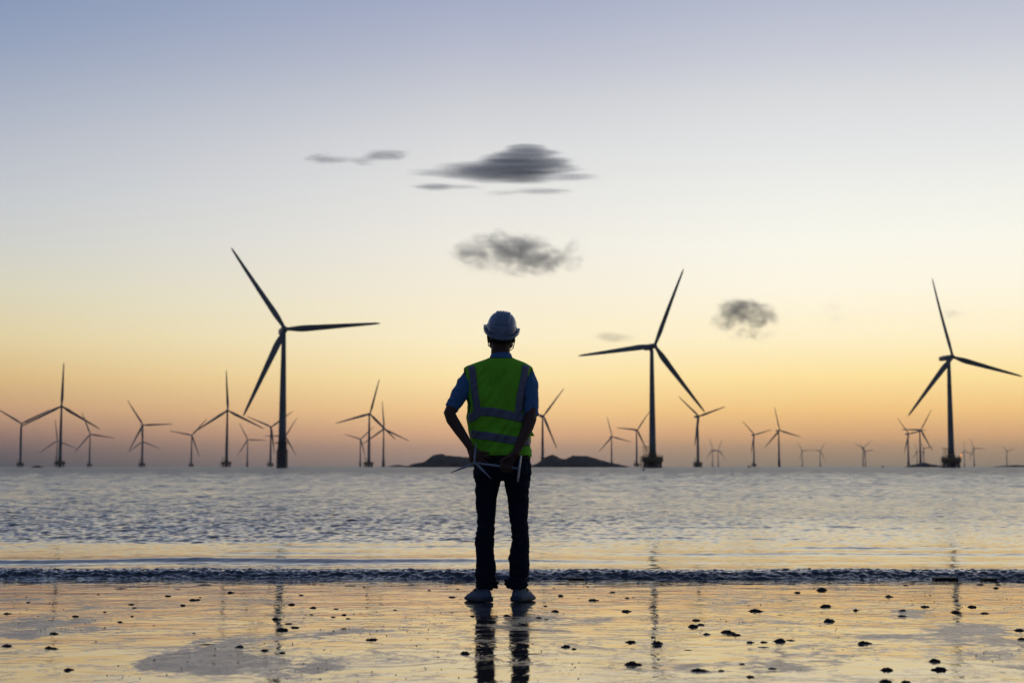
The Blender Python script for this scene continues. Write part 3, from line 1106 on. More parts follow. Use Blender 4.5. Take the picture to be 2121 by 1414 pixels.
# legs inside the jeans
for pts in ([(1012, 985), (1006, 1060), (1004, 1110), (1005, 1160), (1010, 1222)], [(1068, 985), (1074, 1060), (1077, 1110), (1075, 1160), (1069, 1222)]):
    B.tube([P(x, y, .0) for x, y in pts], [.062, .052, .044, .040, .034], 20)
# arms
RA = [((1090, 778, 0), .046), ((1097, 810, -.03), .042), ((1101, 845, -.07), .038), ((1098.5, 868, -.095), .0395), ((1093, 884, -.11), .038), ((1083, 907, -.14), .032), ((1073, 928, -.165), .0255), ((1067.5, 939, -.18), .0245)]
LA = [((976, 778, 0), .046), ((956, 810, -.03), .042), ((938, 840, -.065), .038), ((931.5, 855, -.085), .0395), ((936, 868, -.095), .0385), ((950.5, 890, -.12), .034), ((964, 910, -.145), .028), ((973.5, 925, -.16), .0245)]
for A in (RA, LA):
    B.tube([P(*c) for c, r in A], [r for c, r in A], 24, up=(0, 1, 0), rnd=1)
# right hand closed round the model's tower: palm behind it, fingers coming from below to the front
B.tube([P(1067.5, 939, -.180), P(1060, 949, -.182), P(1051, 960, -.184), P(1048, 966, -.186)], [(.025, .017), (.034, .015), (.040, .0145), (.038, .012)], 22, up=(0, 1, 0), rnd=1)
for i, (x, ln) in enumerate(((1038.5, .9), (1045, 1.05), (1051.5, 1.0), (1058, .85))):
    y0 = 964.5 + i * 1.0
    B.tube([P(x + 3, y0 - 2, -.186), P(x + 1.5, y0 + 5, -.192), P(x + .5, y0 + 8.5, -.210), P(x, y0 + 6, -.228), P(x - .3, y0 + 1, -.2345), P(x - .5, y0 + 1 - 4.5 * ln, -.232)],
           [.0105, .0100, .0095, .0092, .0086, .0076], 14, rnd=1)
B.tube([P(1060, 946, -.186), P(1050, 947, -.200), P(1042, 951, -.216), P(1036, 956, -.225)], [.0135, .0115, .0105, .0090], 14, rnd=1)
# left hand, palm resting on the back of the hip, fingers towards the middle, thumb under the model's hub
B.tube([P(973.5, 925, -.16), P(979, 934, -.163), P(986, 942, -.166), P(990, 946, -.167)], [(.025, .017), (.034, .016), (.040, .015), (.036, .012)], 22, up=(0, 1, 0), rnd=1)
for x, y, dx_, dy_, ln in ((996, 936.5, 1, .10, .95), (996, 943, .97, .25, 1.08), (993.5, 949.5, .92, .40, 1.0), (990, 955, .85, .52, .8)):
    q = 8.2 * ln
    B.tube([P(x - q * .7 * dx_, y - q * .7 * dy_, -.165), P(x, y, -.170), P(x + q * dx_, y + q * dy_, -.176), P(x + q * 1.75 * dx_, y + q * 1.9 * dy_, -.170), P(x + q * 2.1 * dx_, y + q * 2.6 * dy_, -.158)],
           [.0105, .0098, .0092, .0086, .0074], 14, rnd=1)
B.tube([P(977, 932, -.168), P(974.5, 943, -.184), P(975.5, 952, -.196), P(978.5, 959, -.201)], [.0135, .0115, .0105, .0088], 14, rnd=1)
bm = remeshed(B, 0.0032, 3)
bm.materials.append(M_SKIN)
link('body', bm, man)
# hair at the nape and temples, under the helmet
Hh = MB()
R = []
for i in range(12):
    a = math.radians(2 + i * 7.5)
    R.append([(hd.x + (.0805) * math.cos(a) * math.cos(q), hd.y - 0.004 + .098 * math.cos(a) * math.sin(q), hd.z + .0 + .121 * math.sin(a)) for q in [2 * PI * k / 40 for k in range(40)]])
Hh.rings(R)
R = []
for z, w, dp in ((.03, .083, .100), (.0, .083, .100), (-.03, .081, .097), (-.055, .074, .088), (-.075, .062, .074), (-.086, .050, .060)):
    ring = []
    for k in range(29):
        a = PI + PI * k / 28
        ring.append((hd.x + w * math.cos(a) * 1.0, hd.y + dp * math.sin(a), hd.z + z + 0.004 * math.sin(k * 2.3)))
    R.append(ring + [(p[0] * 0.8 + hd.x * 0.2, hd.y + (p[1] - hd.y) * .8, p[2]) for p in reversed(ring)])
Hh.rings(R)
link('hair', Hh.data('hair', M_HAIR), man)

# helmet
hel = empty('helmet', P(1038.6, 685, .012))
hel.parent = man
hel.rotation_euler = (math.radians(13), math.radians(6.5), 0)
RX, RY, RZ = .0975, .128, .124
vs = []
NX, NP = 180, 90
for i in range(NX + 1):
    x = -RX * math.cos(PI * i / NX)
    k = max(0, 1 - abs(x / RX) ** 2.7) ** (1 / 2.25)
    band = 1 / (1 + math.exp((abs(x) - .0455) / .0008))
    gro = 0
    for g in (-.0245, -.0085, .0085, .0245):
        gro = max(gro, math.exp(-((x - g) / .0022) ** 2))
    for j in range(NP + 1):
        ps = PI * j / NP
        y, z = RY * k * math.cos(ps), RZ * k * math.sin(ps)
        n = Vector((x / RX ** 2, y / RY ** 2, z / RZ ** 2)).normalized()
        hgt = 1 / (1 + math.exp(-(z - .050) / .002))
        low = 1 / (1 + math.exp((z - .038) / .0012))
        o = band * hgt * (.0065 - .0055 * gro) + low * .0035 * (1 if y < 0 else 0.5)
        vs.append((x + n.x * o, y + n.y * o, z + n.z * o))
fs = [(i * (NP + 1) + j, (i + 1) * (NP + 1) + j, (i + 1) * (NP + 1) + j + 1, i * (NP + 1) + j + 1) for i in range(NX) for j in range(NP)]
link('shell', mesh_data('shell', vs, fs, M_HELMET), hel)
R = []
for k in range(96):
    a = 2 * PI * k / 96
    ca, sa = math.cos(a), math.sin(a)
    back, frontp = max(0, -sa), max(0, sa)
    zb = -.038 * back ** 1.3 - .012 * frontp ** 2 + 0.004
    vis = .004 + .040 * frontp ** 3
    lip = .017 * (1 - abs(sa)) ** .7 + .006
    ring = []
    for o, z in ((.0015, .020), (.0036, .004), (.0036, zb - .002), (.006 + vis * .5, zb - .009), (.013 + vis, zb - .008), (.0165 + vis, zb + .002), (.0165 + vis, zb + lip),
                 (.0135 + vis, zb + lip + .002), (.0125 + vis, zb + .001), (.006, zb + .001), (.0045, zb + .006), (.005, .006), (.003, .021)):
        ring.append(((RX + o) * ca, (RY + o) * sa, z))
    R.append(ring)
R.append(R[0])
MB().rings(R, cap=False).build('brim', M_HELMET, hel)
# chin strap with its buckles
for sx_, yy in ((-1, 716), (1, 721)):
    x0 = 1010.5 if sx_ < 0 else 1066.5
    x1 = 1012 if sx_ < 0 else 1062.5
    pts = [P(x0 + 1.5 * -sx_, 694, .0), P(x0, 705, .01), P(x1, yy, .025), P(x1 + 5 * -sx_, yy + 4, .045), P(1038, yy + 4, .085)]
    st = MB().tube(pts, (.006, .0015) if False else .003, 8)
    o = st.build('chin_strap', M_TRIM, man)
    MB().ball(P(x1 + .8 * sx_, yy - 1.5, .022), (.0035, .0035, .0035), 10, 8).build('buckle', M_BUCKLE, o)

# jeans
JL = [(985, 983, 1041), (1000, 984, 1036), (1023, 984.5, 1031), (1046, 984.5, 1028.3), (1070, 988.5, 1026), (1094, 987.5, 1024.5), (1105, 985, 1024), (1122, 983, 1023.5), (1136, 985, 1023),
      (1156, 987.5, 1025), (1175, 986, 1026.5), (1196, 984, 1026.2), (1201, 987.5, 1027), (1209, 989, 1029), (1217, 991, 1028)]
JR = [(985, 1039, 1099), (1000, 1044, 1097), (1025, 1050, 1096), (1046, 1052, 1095.8), (1070, 1054.5, 1093), (1078, 1056, 1092.4), (1099, 1059.3, 1095), (1130, 1058.4, 1096.5), (1148, 1054.5, 1096.3),
      (1156, 1052.6, 1096.3), (1183, 1055.8, 1096.3), (1194, 1056, 1093.5), (1200, 1052, 1091), (1211, 1048.5, 1092), (1217, 1052, 1088.5)]
JP = [(928, 984, 1097), (950, 982, 1099), (965, 981, 1101.5), (978, 980, 1101), (987, 981, 1100), (995, 983, 1098)]


def oval(l, r, py, dp, yc=0.0, n=36, e=2.2):
    a, b = P(l, py), P(r, py)
    return [((a.x + b.x) / 2 + (b.x - a.x) / 2 * math.copysign(abs(math.cos(t)) ** (2 / e), math.cos(t)), yc + dp * math.copysign(abs(math.sin(t)) ** (2 / e), math.sin(t)), (a.z + b.z) / 2)
            for t in [2 * PI * k / n for k in range(n)]]


J = MB()
J.rings([oval(l, r, y, d, yc, 48) for (y, l, r), (d, yc) in zip(JP, ((.118, 0), (.122, 0), (.128, -.006), (.128, -.010), (.115, -.012), (.08, -.01)))])
for T in (JL, JR):
    J.rings([oval(l, r, y, (.092 if y < 1000 else .084 if y < 1040 else .072 if y < 1080 else .068 if y < 1160 else .062), (-.014 if y < 1010 else -.004 if y < 1120 else .004)) for y, l, r in T])
jm = remeshed(J, 0.005, 6)


def denim(co):
    v = Vector(co)
    z = v.z
    hem = max(0, min(1, (0.36 - z) / 0.2))
    knee = math.exp(-((z - 0.44) / 0.09) ** 2)
    seat = math.exp(-((z - 0.76) / 0.08) ** 2)
    q = mnoise.noise(Vector((v.x * 7, v.y * 7, z * 30)))
    q2 = mnoise.noise(Vector((v.x * 14 + z * 12, v.y * 14, z * 22 + 5)))
    r = (0.5 - abs(q)) * (0.009 * hem + 0.008 * knee + 0.004) + (0.5 - abs(q2) * 1.5) * (0.006 * seat + 0.004 + 0.004 * hem)
    return r - 0.003


displace(jm, denim)
jm.materials.append(M_JEANS)
jeans = link('jeans', jm, man)
MB().rings([oval(983.5, 1098, y, .1235, -.002, 64) for y in (938, 939)] + [oval(982.5, 1099, y, .1265, -.002, 64) for y in (940, 949)] + [oval(983.5, 1098.2, 950, .1235, -.002, 64)]).build('belt', M_TRIM, jeans)
for x0, x1 in ((990, 1018), (1062, 1092)):      # back pockets
    vs, fs = [], []
    for i in range(9):
        for j in range(9):
            px, py = x0 + (x1 - x0) * i / 8, 958 + 26 * j / 8
            a = P(px, py)
            u = min(.995, abs(a.x - P(1041, 960).x) / (P(1101, 960).x - P(1041, 960).x))
            vs.append((a.x, -(.1335) * (1 - u ** 2.2) ** (1 / 2.2) - .013, a.z))
    fs = [(i * 9 + j, (i + 1) * 9 + j, (i + 1) * 9 + j + 1, i * 9 + j + 1) for i in range(8) for j in range(8)]
    o = link('back_pocket', mesh_data('back_pocket', vs, fs, M_JEANS), jeans)
    o.modifiers.new('t', 'SOLIDIFY').thickness = .003
for hx_, hy_, w_ in ((1009, 1206, 20), (1070, 1205, 21.5)):      # bunched hems
    c0 = P(hx_, hy_)
    hm = MB()
    for zz, rr in ((-.022, .003), (.0, .0)):
        pts = []
        for k in range(33):
            a = 2 * PI * k / 32
            rad = w_ * MPX * (1 + .05 * math.sin(3 * a + zz * 90) + .03 * math.sin(5 * a))
            pts.append((c0.x + rad * math.cos(a), .005 + .064 * math.sin(a), c0.z + zz + .007 * math.sin(2 * a + hx_) + .004 * math.sin(5 * a + zz * 70)))
        hm.tube(pts, [.0085 + .003 * math.sin(k * 1.7) for k in range(33)], 10)
    hm.build('hem', M_JEANS, jeans)

# shoes
SH = [(0, .020, .052), (.010, .031, .086), (.030, .037, .108), (.060, .040, .112), (.100, .0415, .108), (.130, .044, .094), (.170, .0485, .076), (.210, .0515, .062), (.250, .047, .052), (.272, .036, .044), (.286, .016, .030)]


def shoe(px, ang, flip):
    c = P(px, 1247.5, -.055)
    sh_ = empty('shoe', (c.x, c.y, sand_z(YB + c.y) - BASE.z - 0.003), ang)
    sh_.rotation_euler.x = -math.radians(1.5)
    sh_.parent = man
    R, S = [], []
    for s_, w, h in SH:
        ring, rs = [], []
        lean = .004 * flip * math.sin(PI * s_ / .286)
        for k in range(24):
            a = 2 * PI * k / 24
            ca, sa = math.cos(a), math.sin(a)
            z = .016 + (h - .016) * (max(0, sa) ** .75)
            ww = w * (1 - .45 * max(0, sa) ** 1.6 * (1 if h > .08 else .6))
            if sa < 0:
                z = .016 + .012 * sa
                ww = w * .96
            ring.append((ww * math.copysign(abs(ca) ** .8, ca) + lean, s_, z))
            wS = w + .0045
            zS = .018 + .014 * math.copysign(abs(sa) ** .5, sa) + (.010 * max(0, 1 - s_ / .06) if sa > 0 else 0) + (.012 * max(0, (s_ - .24) / .046) if sa < 0 else 0)
            rs.append((wS * math.copysign(abs(ca) ** .55, ca) + lean, s_ * 1.025 - .004, zS))
        R.append(ring)
        S.append(rs)
    up = MB().rings(R).data('upper', M_SHOE)
    displace(up, lambda co: .0012 * mnoise.noise(Vector(co) * 60) + .0012 * math.sin(co[2] * 420) * (1 if co[2] > .05 else 0))
    link('upper', up, sh_)
    sl = MB().rings(S).data('sole', M_SOLE)
    displace(sl, lambda co: .0012 * mnoise.noise(Vector(co) * 50))
    link('sole', sl, sh_)
    lc = MB()
    f = flip
    lc.tube([(0, .115, .098), (f * .035, .10, .094), (f * .060, .085, .075), (f * .050, .095, .066), (f * .030, .12, .088)], .0028, 7)
    lc.tube([(0, .12, .098), (f * .040, .12, .085), (f * .066, .115, .064), (f * .074, .11, .054)], .0025, 7)
    lc.tube([(0, .125, .094), (-f * .03, .12, .085), (-f * .045, .115, .07)], .0025, 7)
    for i in range(4):
        y = .115 + i * .02
        z = float(np.interp(y, [t[0] for t in SH], [t[2] for t in SH]))
        lc.tube([(-.02, y, z - .006), (0, y + .005, z + .002), (.02, y, z - .006)], .0026, 6)
    link('lace', lc.data('lace', M_LACE), sh_)


shoe(1012.5, math.radians(27), -1)
shoe(1066.5, math.radians(-20), 1)

# ------------------------------------------------------------------ model turbine in his hands
MY = -.213
hubp = P(983, 957.8, MY)
basep = P(1075.5, 970.5, MY)
mod = empty('model_wind_turbine', BASE + basep)
tag(mod, 'white toy wind turbine held sideways in the man\'s hands, disc foot at right', 'model')
ax = (basep - hubp).normalized()
hl = hubp - basep
mb = MB().tube([hl + ax * .006, Vector((0, 0, 0)) - ax * .004], [.0058, .0088], 18)
mb.build('tower', M_MODEL, mod)
fr = Vector((0, -1, 0))
side = ax.cross(Vector((0, 1, 0))).normalized()
dn = MB()
n = 40
tl = (ax + Vector((0, -.05, 0))).normalized()
sy = Vector((0, 1, 0)) - tl * tl.y
sy.normalize()
rings = []
for o, r in ((-.004, .080), (-.003, .085), (.003, .086), (.005, .083)):
    rings.append([tl * o + side * (r * math.cos(2 * PI * k / n)) + sy * (r * math.sin(2 * PI * k / n)) for k in range(n)])
dn.rings(rings).build('foot_disc', M_MODEL, mod)
MB().tube([hl + Vector((0, .016, 0)), hl + Vector((0, .006, 0)), hl + Vector((0, -.010, 0)), hl + Vector((0, -.020, 0))], [.007, .0105, .0105, .004], 18, up=(0, 0, 1)).build('hub', M_MODEL, mod)
for tx, ty in ((986.4, 915.7), (932, 979), (1018, 991.8)):
    tip = P(tx, ty, MY - .012) - basep
    h0 = hl + Vector((0, -.012, 0))
    d = tip - h0
    w = d.cross(Vector((0, 1, 0))).normalized()
    R = []
    for t, ch, th in ((0.04, .007, .006), (.12, .010, .005), (.25, .0175, .0042), (.45, .0145, .0036), (.7, .0095, .0028), (.92, .0058, .0022), (1.0, .003, .0015)):
        c = h0 + d * t + w * (ch * .12)
        R.append([c + w * (ch / 2 * math.cos(2 * PI * k / 14)) + Vector((0, 1, 0)) * (th / 2 * math.sin(2 * PI * k / 14)) for k in range(14)])
    MB().rings(R).build('blade', M_MODEL, mod)


# ------------------------------------------------------------------ lumps of mud and the dark blocks on the wet sand
def lump_mesh(seed, flat=False):
    r = random.Random(seed)
    bumps = [(r.uniform(-.1, .1), 0, r.uniform(.2, .27), r.uniform(.75, 1.0))] + [(r.uniform(-.34, .34), r.uniform(-.15, .15), r.uniform(.08, .17), r.uniform(.25, .9)) for _ in range(7)]
    n, m = 40, 16
    vs = [(0, 0, 0)]
    hs = []

    def hgt(x, y, t):
        h = max(w * math.exp(-(((x - a) ** 2 + (y - b) ** 2) / (s * s)) ** 1.6) for a, b, s, w in bumps)
        h = h * .150 + .05 * mnoise.noise(Vector((x * 9, y * 9, seed * 3.1))) + .04 * mnoise.noise(Vector((x * 22, y * 22, seed)))
        return (h + .025) * (1 - t ** 4) * (.35 if flat else 1) - .02 * t
    outline = [.5 * (.74 + .5 * mnoise.noise(Vector((math.cos(2 * PI * k / n) * 1.6, math.sin(2 * PI * k / n) * 1.6, seed * 7.7))) + .26 * abs(math.cos(2 * PI * k / n)) ** 6) for k in range(n)]
    rings = []
    for i in range(m + 1):
        t = max(.02, i / m)
        ring = []
        for k in range(n):
            a = 2 * PI * k / n
            rr = outline[k] * t
            x, y = rr * math.cos(a), rr * math.sin(a) * .75
            ring.append((x, y, hgt(x, y, t) - (.05 if i == m else 0)))
        rings.append(ring)
    return MB().rings(rings[::-1]).data('mud_lump', M_MUD)


LUMPS = [lump_mesh(i) for i in range(9)]
FLATS = [lump_mesh(20 + i, True) for i in range(3)]
C5 = [(175, 384, 28), (42, 456, 45), (470, 473, 45), (320, 498, -50), (328, 582, 50), (38, 659, 65), (305, 672, 50), (340, 675, 40), (425, 810, 65), (1050, 345, 38), (1208, 371, 50), (1236, 369, 42),
      (1255, 352, 24), (1145, 403, 35), (820, 398, 40), (842, 420, 30), (827, 472, 28), (750, 508, 35), (655, 446, 25), (1445, 324, 40), (1215, 577, 25), (965, 530, 15), (1285, 652, -100),
      (1500, 665, 55), (1660, 688, 50), (1770, 702, 45), (1725, 490, 45), (1770, 560, 80), (1808, 519, 45), (1848, 543, 55), (1963, 420, 45), (1827, 398, 40), (1952, 461, 28), (1920, 463, 15),
      (2090, 477, 35), (2107, 426, 30), (1890, 339, 30), (2065, 582, -50), (2025, 480, 15), (1548, 430, 20), (615, 335, 18), (165, 350, 14), (760, 301, -100), (868, 291, -45), (690, 296, -20),
      (1285, 277, -110), (1108, 303, -50), (2093, 563, 18), (95, 706, -30), (600, 628, 20), (510, 335, 10)]
C6 = [(40, 463, 35), (63, 486, 30), (33, 550, 40), (207, 620, 70), (358, 432, 28), (715, 449, 20), (715, 352, 45), (750, 302, 22), (572, 309, 22), (165, 291, 25), (848, 472, 40), (1060, 468, 48),
      (797, 708, 75), (975, 720, -75), (1228, 710, -70), (1363, 442, 48), (1262, 482, 40), (1305, 489, 30), (1303, 408, 28), (1398, 344, 40), (1598, 372, 60), (1725, 322, 38), (1815, 357, 35),
      (1852, 354, 25), (1805, 442, 60), (1835, 635, 65), (1428, 665, 55), (1482, 677, 35), (2007, 645, 70), (2005, 662, 60), (2010, 743, 30), (1855, 778, 100), (1445, 274, 18), (1355, 294, 20),
      (1678, 540, 12), (70, 284, -80), (1570, 287, 16), (425, 475, 12), (1280, 300, 8)]
C7 = [(892, 300, 70), (740, 314, 38), (1403, 270, 30), (1302, 340, 45), (1285, 323, -25), (1552, 331, 18), (700, 365, -55), (912, 400, 70), (490, 428, 80), (1100, 423, 42), (1382, 425, 48),
      (1325, 427, -30), (1382, 458, 50), (1523, 401, 55), (1810, 402, 55), (1712, 434, 60), (1888, 440, 50), (635, 451, -50), (125, 483, 50), (155, 511, 50), (107, 523, 65), (190, 568, 50),
      (318, 558, 80), (365, 571, 55), (450, 618, 45), (537, 616, 48), (637, 612, 75), (708, 606, 40), (685, 603, 25), (937, 490, 75), (1150, 625, 70), (1180, 623, 40), (1130, 635, 40),
      (82, 666, -70), (545, 650, -90), (402, 748, 35), (278, 790, 38), (145, 792, 95), (590, 778, 52), (455, 828, 52), (1293, 788, 75), (1583, 734, 70), (1607, 786, 85), (1855, 266, 45),
      (1968, 266, 35), (1955, 252, 28), (1955, 286, 35), (1280, 258, 12), (1225, 256, 8), (1428, 261, 8), (1175, 273, 8), (130, 278, 8), (835, 654, 14), (1018, 661, 14), (1210, 663, 14),
      (1880, 642, 14), (1890, 668, 10), (1080, 704, -40), (1285, 858, 80), (1405, 860, 60), (2100, 545, 60), (2115, 600, 60), (375, 376, 8), (390, 376, 8), (425, 379, 10), (407, 491, 10), (285, 355, 7),
      (195, 349, 8), (1630, 246, -70), (2030, 246, -60)]
pts = [(x / 3.03, 1120 + y / 3.03, w / 3.03) for x, y, w in C5] + [(700 + x / 3.03, 1120 + y / 3.03, w / 3.03) for x, y, w in C6] + [(1400 + x / 2.942, 1120 + y / 2.942, w / 2.942) for x, y, w in C7]
ROWS = ((1222, 'close to the waterline'), (1262, 'on the far sand'), (1305, 'halfway down the sand'), (1350, 'on the near sand'), (1500, 'at the bottom edge'))
COLS = ((130, 'at far left'), (250, 'under the mid-sized left turbine'), (420, 'second section from the left'), (562, "left of largest turbine's reflection"), (612, "on largest turbine's reflection"),
        (760, "right of largest turbine's reflection"), (960, "left of the man's feet"), (1112, "at the man's reflection"), (1230, 'just right of the man'), (1335, 'left of middle turbine reflection'),
        (1375, 'on middle turbine reflection'), (1500, 'right of middle turbine reflection'), (1640, 'under the V-bladed turbines'), (1800, 'under the tiny far turbines'), (1960, 'left of rightmost reflection'), (2200, 'by the right edge'))
ORD = ('leftmost', 'second from left', 'third from left', 'fourth from left', 'fifth from left', 'sixth from left', 'seventh from left', 'eighth from left')
cells = {}
for x, y, w in pts:
    r = next(i for i, (v, _) in enumerate(ROWS) if y < v)
    c = next(i for i, (v, _) in enumerate(COLS) if x < v)
    cells.setdefault((r, c), []).append((x, y, w))
idx = 0
for (r, c), L in sorted(cells.items()):
    L.sort()
    for j, (x, y, w) in enumerate(L):
        flat = w < 0
        w = abs(w)
        p = on_sand(x, y + (0.5 if not flat else 0))
        wm = w * p.y / F
        me = FLATS[idx % 3] if flat else LUMPS[(idx * 5 + int(x)) % 9]
        o = link('mud_lump', me, None, (p.x, p.y + wm * .25, sand_z(p.y + wm * .25) - 0.0005))
        o.scale = (wm * 1.45, wm * (1.8 if flat else 1.5), wm * (0.9 if flat else random.uniform(1.05, 1.6)))
        o.rotation_euler = (0, 0, 0 if flat else random.uniform(-.7, .7))
        size = 'large' if w > 20 else 'small' if w > 9 else 'tiny'
        kindw = 'flat dark streak' if flat else size + ' dark lump'
        lab = f"{kindw}, {ROWS[r][1]}, {COLS[c][1]}" + (f", {ORD[j]}" if len(L) > 1 else "")
        tag(o, lab, 'mud lump', 'dark lumps of mud on the wet sand')
        idx += 1

for x0, x1, y0, y1, label in ((1938, 1985, 1196.5, 1202.5, 'thick dark timber block at the water line near the right edge'),
                              (2038, 2065, 1194.5, 1197.5, 'thin dark timber piece at the water line by the right edge'),
                              (1177, 1210, 1194.5, 1198, 'short dark timber piece at the water line right of the man\'s legs')):
    p = on_sand((x0 + x1) / 2, y1)
    yy = min(p.y, 11.84)
    wid = (x1 - x0) * yy / F
    hgt = (y1 - y0) * yy / F
    z0_ = at((x0 + x1) / 2, y1, yy).z
    mb = MB().box((0, .05, hgt / 2 - .006), (wid, .10, hgt + .012), .004)
    me = mb.data('timber', M_BLOCK, smooth=False)
    o = link('timber', me, None, (at((x0 + x1) / 2, y1, yy).x, yy, sand_z(yy) + .001))
    o.rotation_euler = (0, 0, random.uniform(-.04, .04))
    tag(o, label, 'timber')

# fine grit scattered over the sand
g = MB()
for _ in range(1500):
    y = random.uniform(5.0, 11.2)
    x = random.uniform(-.45, .45) * y
    if mnoise.noise(Vector((x * .9, y * .6, 2.2))) < 0.03:
        continue
    s_ = random.uniform(.0012, .0038)
    z = sand_z(y)
    g.rings([[(x + s_ * math.cos(a), y + s_ * math.sin(a), z - .001) for a in (0, 1.26, 2.5, 3.8, 5.0)], [(x + s_ * .6 * math.cos(a), y + s_ * .6 * math.sin(a), z + s_ * .9) for a in (0, 1.26, 2.5, 3.8, 5.0)]])
tag(g.build('sand_grit', M_MUD), 'fine dark grit scattered on the wet sand', 'grit', kind='stuff')


# ------------------------------------------------------------------ clouds: real volumes some kilometres away
def cloud(blobs, label, dens, stretch, amp, nscale, soft=0.5, Yc=6000.0, cat='cloud', colr=(.26, .33, .44)):
    mp = Yc / F
    cx = sum(b[0] for b in blobs) / len(blobs)
    cy = sum(b[1] for b in blobs) / len(blobs)
    c0 = at(cx, cy, Yc)
    B_ = []
    for b in blobs:
        p = at(b[0], b[1], Yc) - c0
        B_.append((p.x, p.z, b[2] * mp * 1.25, max(b[2] * mp * .7, 30.0), b[3] * mp * 1.25, b[4]))
    hull = MB()
    for x, z, rx_, ry_, rz_, w in B_:
        hull.ball((x, 0, z), (rx_ * 1.0, ry_ * 1.0, rz_ * 1.0 + 2), 24, 14)
    me = remeshed(hull, 7.0, 2)
    m = bpy.data.materials.new('cloud_vapour')
    m.use_nodes = True
    nt = m.node_tree
    nt.nodes.clear()
    t = N(nt, 'ShaderNodeTexCoord')
    mpn = N(nt, 'ShaderNodeMapping')
    mpn.inputs['Scale'].default_value = (stretch, 1.0, 1.0)
    mpn.inputs['Location'].default_value = (cx, cy, 0)
    nt.links.new(t.outputs['Object'], mpn.inputs[0])
    nz = N(nt, 'ShaderNodeTexNoise', i_Scale=nscale, i_Detail=5.0, i_Roughness=0.62)
    nt.links.new(mpn.outputs[0], nz.inputs['Vector'])
    s_ = N(nt, 'ShaderNodeSeparateXYZ')
    nt.links.new(t.outputs['Object'], s_.inputs[0])
    tot = None
    for x, z, rx_, ry_, rz_, w in B_:
        q = None
        for out, cc, rr in ((s_.outputs[0], x, rx_), (s_.outputs[1], 0, ry_), (s_.outputs[2], z, rz_)):
            d = M(nt, 'DIVIDE', M(nt, 'SUBTRACT', out, cc), rr)
            d = M(nt, 'MULTIPLY', d, d)
            q = d if q is None else M(nt, 'ADD', q, d)
        v = M(nt, 'MULTIPLY', M(nt, 'MAXIMUM', M(nt, 'SUBTRACT', 1.0, q), 0.0), w)
        tot = v if tot is None else M(nt, 'MAXIMUM', tot, v)
    f = M(nt, 'ADD', tot, M(nt, 'MULTIPLY', M(nt, 'SUBTRACT', nz.outputs['Fac'], 0.52), amp))
    dn_ = M(nt, 'MULTIPLY', RANGE(nt, f, 0.12, 0.12 + soft), dens)
    dn_ = M(nt, 'MULTIPLY', dn_, RANGE(nt, tot, 0.0, 0.15))
    pv = N(nt, 'ShaderNodeVolumePrincipled')
    pv.inputs['Color'].default_value = (*colr, 1)
    pv.inputs['Anisotropy'].default_value = 0.0
    nt.links.new(dn_, pv.inputs['Density'])
    out = N(nt, 'ShaderNodeOutputMaterial')
    nt.links.new(pv.outputs[0], out.inputs['Volume'])
    me.materials.append(m)
    try:
        m.cycles.volume_step_rate = 0.3
    except Exception:
        pass
    o = link('cloud', me, None, c0)
    tag(o, label, cat)
    return o


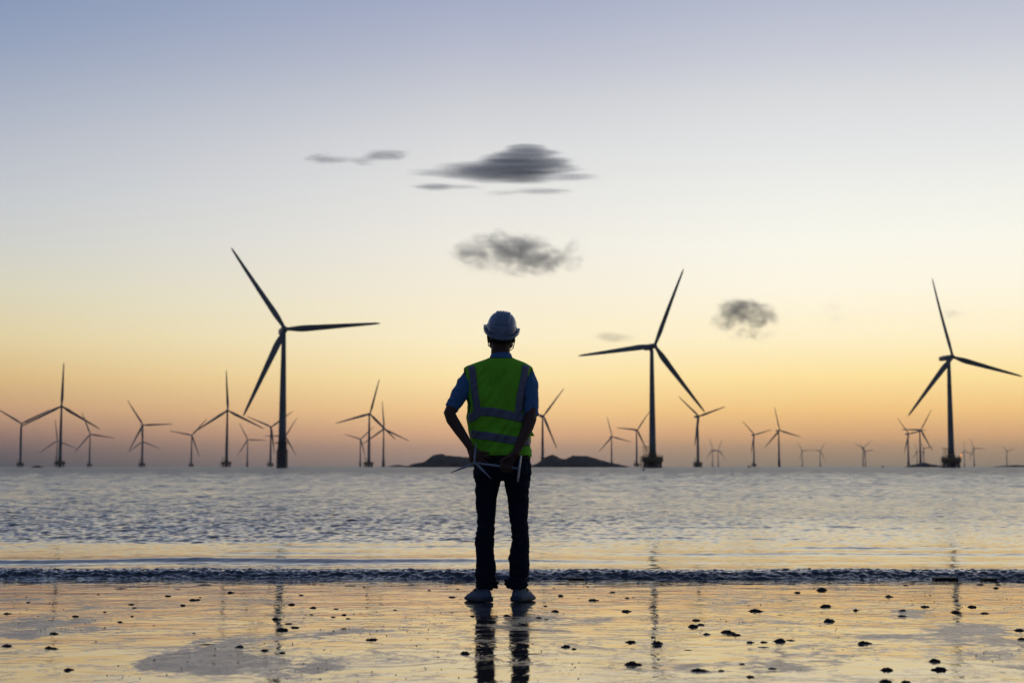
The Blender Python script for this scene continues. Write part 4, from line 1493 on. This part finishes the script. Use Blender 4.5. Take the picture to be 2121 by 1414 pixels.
cloud([(1088, 308, 46, 9, 1.0), (1092, 318, 68, 9, 1.0), (1068, 328, 80, 7, .95), (1110, 331, 75, 6, .9), (1085, 339, 98, 6.5, 1.0), (1030, 347, 125, 6, .9), (1120, 349, 85, 6, 1.0), (1045, 356, 115, 6, 1.0),
       (995, 363, 88, 5, .85), (1075, 365, 90, 6, .95), (930, 358, 85, 4.5, .7), (1175, 367, 72, 4.5, .65), (1020, 372, 62, 5, .6), (1085, 375, 62, 5, .6), (902, 387, 52, 6, .7), (955, 388, 50, 4, .5),
       (1118, 396, 68, 5, .6), (1045, 400, 50, 4, .45)],
      'large dark lens-shaped cloud high above the man, with long thin wings', .0125, .08, 1.7, .045, .6, colr=(.26, .43, .66))
cloud([(672, 329, 45, 10, .75), (700, 331, 40, 8, .6), (795, 322, 52, 10, .85), (822, 315, 36, 4, .6), (752, 334, 40, 8, .6)], 'thin wispy cloud left of the lens-shaped one', .012, .25, 2.6, .045, .9, colr=(.27, .41, .58))
cloud([(1070, 520, 70, 36, .95), (985, 525, 52, 30, .75), (1030, 503, 58, 26, .75), (1118, 537, 66, 27, .85), (1186, 530, 28, 36, .62), (1000, 545, 55, 18, .5), (1085, 556, 75, 18, .5)],
      'ragged grey cloud directly above the man\'s helmet', .014, .7, 2.3, .026, .9, colr=(.24, .36, .50))
cloud([(1535, 645, 54, 30, .9), (1572, 655, 44, 30, .8), (1508, 666, 36, 24, .65), (1545, 630, 36, 16, .6), (1555, 690, 50, 18, .4)], 'small ragged cloud right of the large turbine beside the man', .018, .8, 2.3, .028, .9, colr=(.22, .33, .46))
cloud([(1262, 699, 38, 12, .65), (1302, 699, 22, 11, .5)], 'small flat cloud above the left blade of the large turbine beside the man', .009, .7, 1.4, .026, .8)
cloud([(1722, 640, 28, 18, .45), (1730, 660, 24, 15, .4)], 'very faint wisp of cloud between the two large right turbines', .005, .9, 1.4, .024, .9)
cloud([(1977, 650, 28, 14, .55)], 'tiny faint cloud beside the upright blade of the turbine at the right edge', .007, .8, 1.4, .024, .8)

# ------------------------------------------------------------------ the sea air
hz_ = MB().box((0, 0, 87), (25000, 25000, 176)).data('haze', None, smooth=False)
hm_ = bpy.data.materials.new('sea_air')
hm_.use_nodes = True
nt = hm_.node_tree
nt.nodes.clear()
pv = N(nt, 'ShaderNodeVolumePrincipled')
pv.inputs['Color'].default_value = (.92, .93, .97, 1)
pv.inputs['Density'].default_value = AIR
pv.inputs['Anisotropy'].default_value = 0.4
out = N(nt, 'ShaderNodeOutputMaterial')
nt.links.new(pv.outputs[0], out.inputs['Volume'])
hz_.materials.append(hm_)
tag(link('haze', hz_), 'thin haze over the sea', 'haze', kind='stuff')
